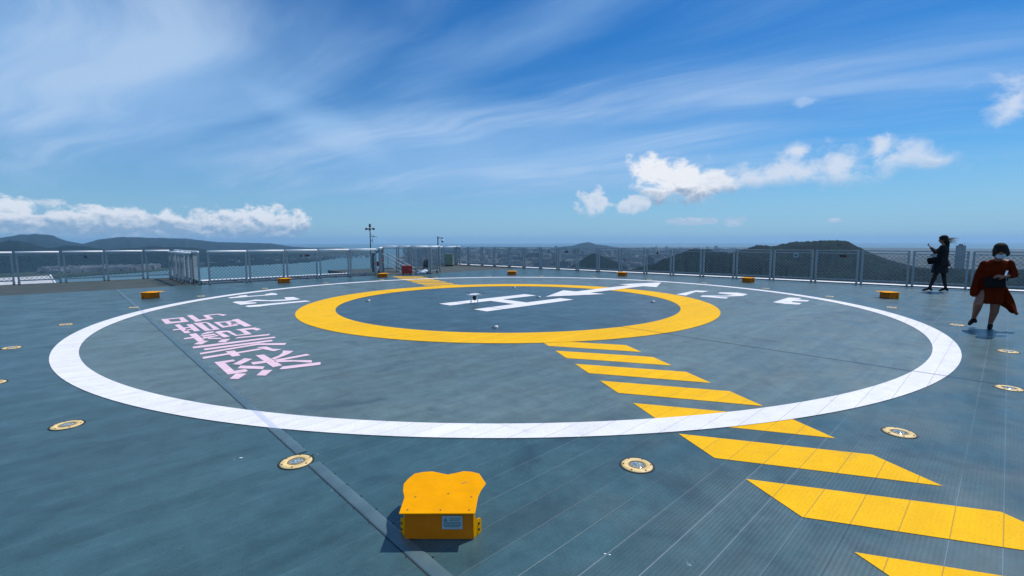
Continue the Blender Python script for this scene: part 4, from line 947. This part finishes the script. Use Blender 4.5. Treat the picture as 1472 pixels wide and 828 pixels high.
def hill(name, P, D, front, back, mat, label, amp=.07, na=240, nd=40, seed=0.):
    b = bmesh.new(); a0, a1 = P[0][0], P[-1][0]; pad = (a1-a0)*.10; rows = []
    for j in range(nd+1):
        q_ = j/nd; d = D - front + (front+back)*q_
        s = (q_*(front+back) - front)
        sh = .5 + .5*math.cos(math.pi*min(1, abs(s)/(front if s < 0 else back)))
        if s < 0: sh = sh**.8
        row = []
        for i in range(na+1):
            a = a0 - pad + (a1-a0+2*pad)*i/na
            zr = interp(P, a) - SEA
            if a < a0: zr *= max(0, 1-(a0-a)/pad)**2
            if a > a1: zr *= max(0, 1-(a-a1)/pad)**2
            # farther rows are scaled so that the ridge at D makes the skyline
            x, y, _ = pol(a, d, 0)
            nz = noise.fractal(Vector((x/D*14+seed, y/D*14, seed)), .8, 2.1, 6)
            spur = 1 - .35*(1-sh)*abs(math.sin(a*2.1 + 1.2*noise.noise(Vector((a*.8, seed, 0)))*3))
            fine = noise.fractal(Vector((x/D*120+seed, y/D*120, 3)), .9, 2., 4)
            z = SEA - 4 + (zr+4)*sh*spur*(1 + amp*nz*min(1, (1-sh)*2.2)) + fine*amp*.9*zr*.5*sh
            row.append(b.verts.new((x, y, z)))
        rows.append(row)
    for j in range(nd):
        for i in range(na): b.faces.new((rows[j][i], rows[j][i+1], rows[j+1][i+1], rows[j+1][i]))
    return struct(link(name, b, mat, smooth=True), label)
HL = HILLS
hill('far_mountains', HL['far_left'][1], 7500, 2600, 1600, farm, 'pale blue mountains at the far left under the clouds', .10, seed=1.)
hill('coastal_hills', HL['near_left'][1], 3600, 1500, 1500, farm, 'darker coastal hills at the left above the fence', .12, seed=5.)
hill('distant_peak', HL['far_mid'][1], 6500, 1600, 1600, farm, 'hazy distant peak above the middle of the right fence', .06, seed=9.)
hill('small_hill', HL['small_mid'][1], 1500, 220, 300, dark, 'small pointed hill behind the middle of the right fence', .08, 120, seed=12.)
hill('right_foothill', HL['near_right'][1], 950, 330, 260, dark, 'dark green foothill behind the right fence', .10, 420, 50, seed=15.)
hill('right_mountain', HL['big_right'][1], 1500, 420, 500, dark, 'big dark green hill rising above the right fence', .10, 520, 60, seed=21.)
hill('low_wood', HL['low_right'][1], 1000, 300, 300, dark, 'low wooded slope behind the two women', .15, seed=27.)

def facade(name, base, win, fl=3.2, wd=3.6):
    m = bpy.data.materials.new(name); m.use_nodes = True; t = NT(m.node_tree); b = t.n['Principled BSDF']
    g = t.node('ShaderNodeTexCoord').outputs['Object']
    x, y, z = t.sep(g)
    fz = t.m('FRACT', t.m('DIVIDE', z, fl)); fx = t.m('FRACT', t.m('DIVIDE', t.m('ADD', x, y), wd))
    wn_ = t.m('MULTIPLY', t.m('GREATER_THAN', fz, .42), t.m('GREATER_THAN', fx, .38))
    t.put(b.inputs['Base Color'], t.mix(wn_, base, win)); b.inputs['Roughness'].default_value = .7
    return m
F1 = facade('pale_concrete_facade', (.24, .27, .29), (.15, .18, .20))
F2 = facade('grey_concrete_facade', (.13, .16, .18), (.07, .10, .12))
F3 = facade('warm_render_facade', (.25, .26, .26), (.15, .17, .19))
def tower(name, a, d, w_, dep, ztop, mat, label, steps=()):
    x, y, _ = pol(a, d, 0); t = thing(name, label, 'building', (x, y, SEA+2.4), -R(a)); hgt = ztop-SEA-2.4
    b = bmesh.new(); box(b, -w_/2, w_/2, -dep/2, dep/2, 0, hgt); link('wall', b, mat, t)
    b = bmesh.new()
    box(b, -w_/2-.4, w_/2+.4, -dep/2-.4, dep/2+.4, hgt+.01, hgt+1.0); box(b, -w_*.25, w_*.2, -dep*.2, dep*.2, hgt+1.01, hgt+4.5); tube(b, (w_*.3, 0, hgt+1.01), (w_*.3, 0, hgt+8), .25, 6)
    link('roof', b, F2, t)
    b = bmesh.new()
    k = int(hgt//6)
    for i in range(1, k): box(b, -w_/2-.5, w_/2+.5, -dep/2-.5, -dep/2-.03, i*6, i*6+.5)
    link('balcony_band', b, F1, t)
    return t
tower('tower_block', 3.78, 1900, 13, 18, -67, F2, 'narrow hazy tower left of the small pointed hill')
tower('tower_block', 6.26, 1700, 26, 20, -70, F2, 'broad low block just left of the small pointed hill')
tower('tower_block', 16.33, 1300, 22, 20, -41, F2, 'dark block between the small hill and the dark foothill')
tower('tower_block', 43.6, 1500, 17, 22, -11, F1, 'tall tower rising above the fence between the two women')
tower('tower_block', 41.9, 1650, 10, 18, -34, F1, 'thin pale tower beside the woman in black')
# the city is one speckled mass on the plain
rc = random.Random(31)
b = bmesh.new()
def cube_at(a, d, w_, dep, h_, mi, base):
    x, y, _ = pol(a, d, 0); mx = Matrix.Translation((x, y, base)) @ Matrix.Rotation(-R(a)+rc.uniform(-.5, .5), 4, 'Z'); box(b, -w_/2, w_/2, -dep/2, dep/2, 0, h_, mi, mx)
for k in range(1100):
    a = rc.uniform(-13, 26); d = 1850 + 4200*rc.random()**1.3
    hgt = rc.choice((8, 10, 14, 18, 24, 30))*rc.uniform(.7, 1.2) * (1.5 if rc.random() < .06 else 1)
    cube_at(a, d, rc.uniform(12, 46), rc.uniform(12, 30), hgt, rc.choice((0, 0, 1, 2)), SEA+2.4)
o = link('distant_city', b, [F1, F2, F3]); tag(o, 'hazy mass of low city blocks on the plain beyond the far fence', 'city'); o['kind'] = 'stuff'
b = bmesh.new()
for k in range(420):
    a = rc.choice((rc.uniform(-45, -37), rc.uniform(-45, -37), rc.uniform(-35, -17))); d = 2150 + 260*rc.random() + (-38-a if a < -38 else 18*(a+38))*2*rc.random() + max(0, (a+38))*42
    cube_at(a, d, rc.uniform(10, 34), rc.uniform(8, 16), rc.uniform(5, 16), rc.choice((0, 0, 2)), SEA+1.6)
o = link('shore_town', b, [F1, F2, F3]); tag(o, 'strip of pale waterside buildings on the far shore at the left', 'town'); o['kind'] = 'stuff'
# long white roofed building just below the left fence
t = thing('gabled_building', 'pale building with a long grey gable roof below the left outer fence', 'building', pol(-48.3, 330, SEA), R(57))
b = bmesh.new(); box(b, -21, 21, -8, 8, 0, 80.5); link('wall', b, F1, t)
b = bmesh.new()
V = [b.verts.new(p) for p in [(-22, -9, 80.5), (22, -9, 80.5), (22, 9, 80.5), (-22, 9, 80.5), (-22, 0, 85), (22, 0, 85)]]
for f in ((0,1,5,4), (2,3,4,5), (0,4,3), (1,2,5), (0,3,2,1)): b.faces.new([V[i] for i in f])
rf = link('roof', b, bsdf('grey_white_roofing', (.46, .48, .50), .6, var=.2, vs=.2), t)
b = bmesh.new()
for s in (-1, 1):
    for e in (-22.3, 22.05): tube(b, (e, s*9.1, 80.6), (e, 0, 85.3), .4, 6)
link('bargeboard', b, M['wplastic'], rf)
# ------------------------------------------------------------------ air
b = bmesh.new(); box(b, -31000, 31000, -31000, 31000, SEA-6, 190)
hz = bpy.data.materials.new('pale_air'); hz.use_nodes = True; nt = hz.node_tree; nt.nodes.clear()
out = nt.nodes.new('ShaderNodeOutputMaterial'); pv = nt.nodes.new('ShaderNodeVolumePrincipled')
pv.inputs['Color'].default_value = (.42, .69, .96, 1); pv.inputs['Density'].default_value = .00006; pv.inputs['Anisotropy'].default_value = .15
nt.links.new(pv.outputs[0], out.inputs['Volume'])
o = link('haze', b, hz); o['kind'] = 'stuff'; o['label'] = 'pale blue haze over sea and city'
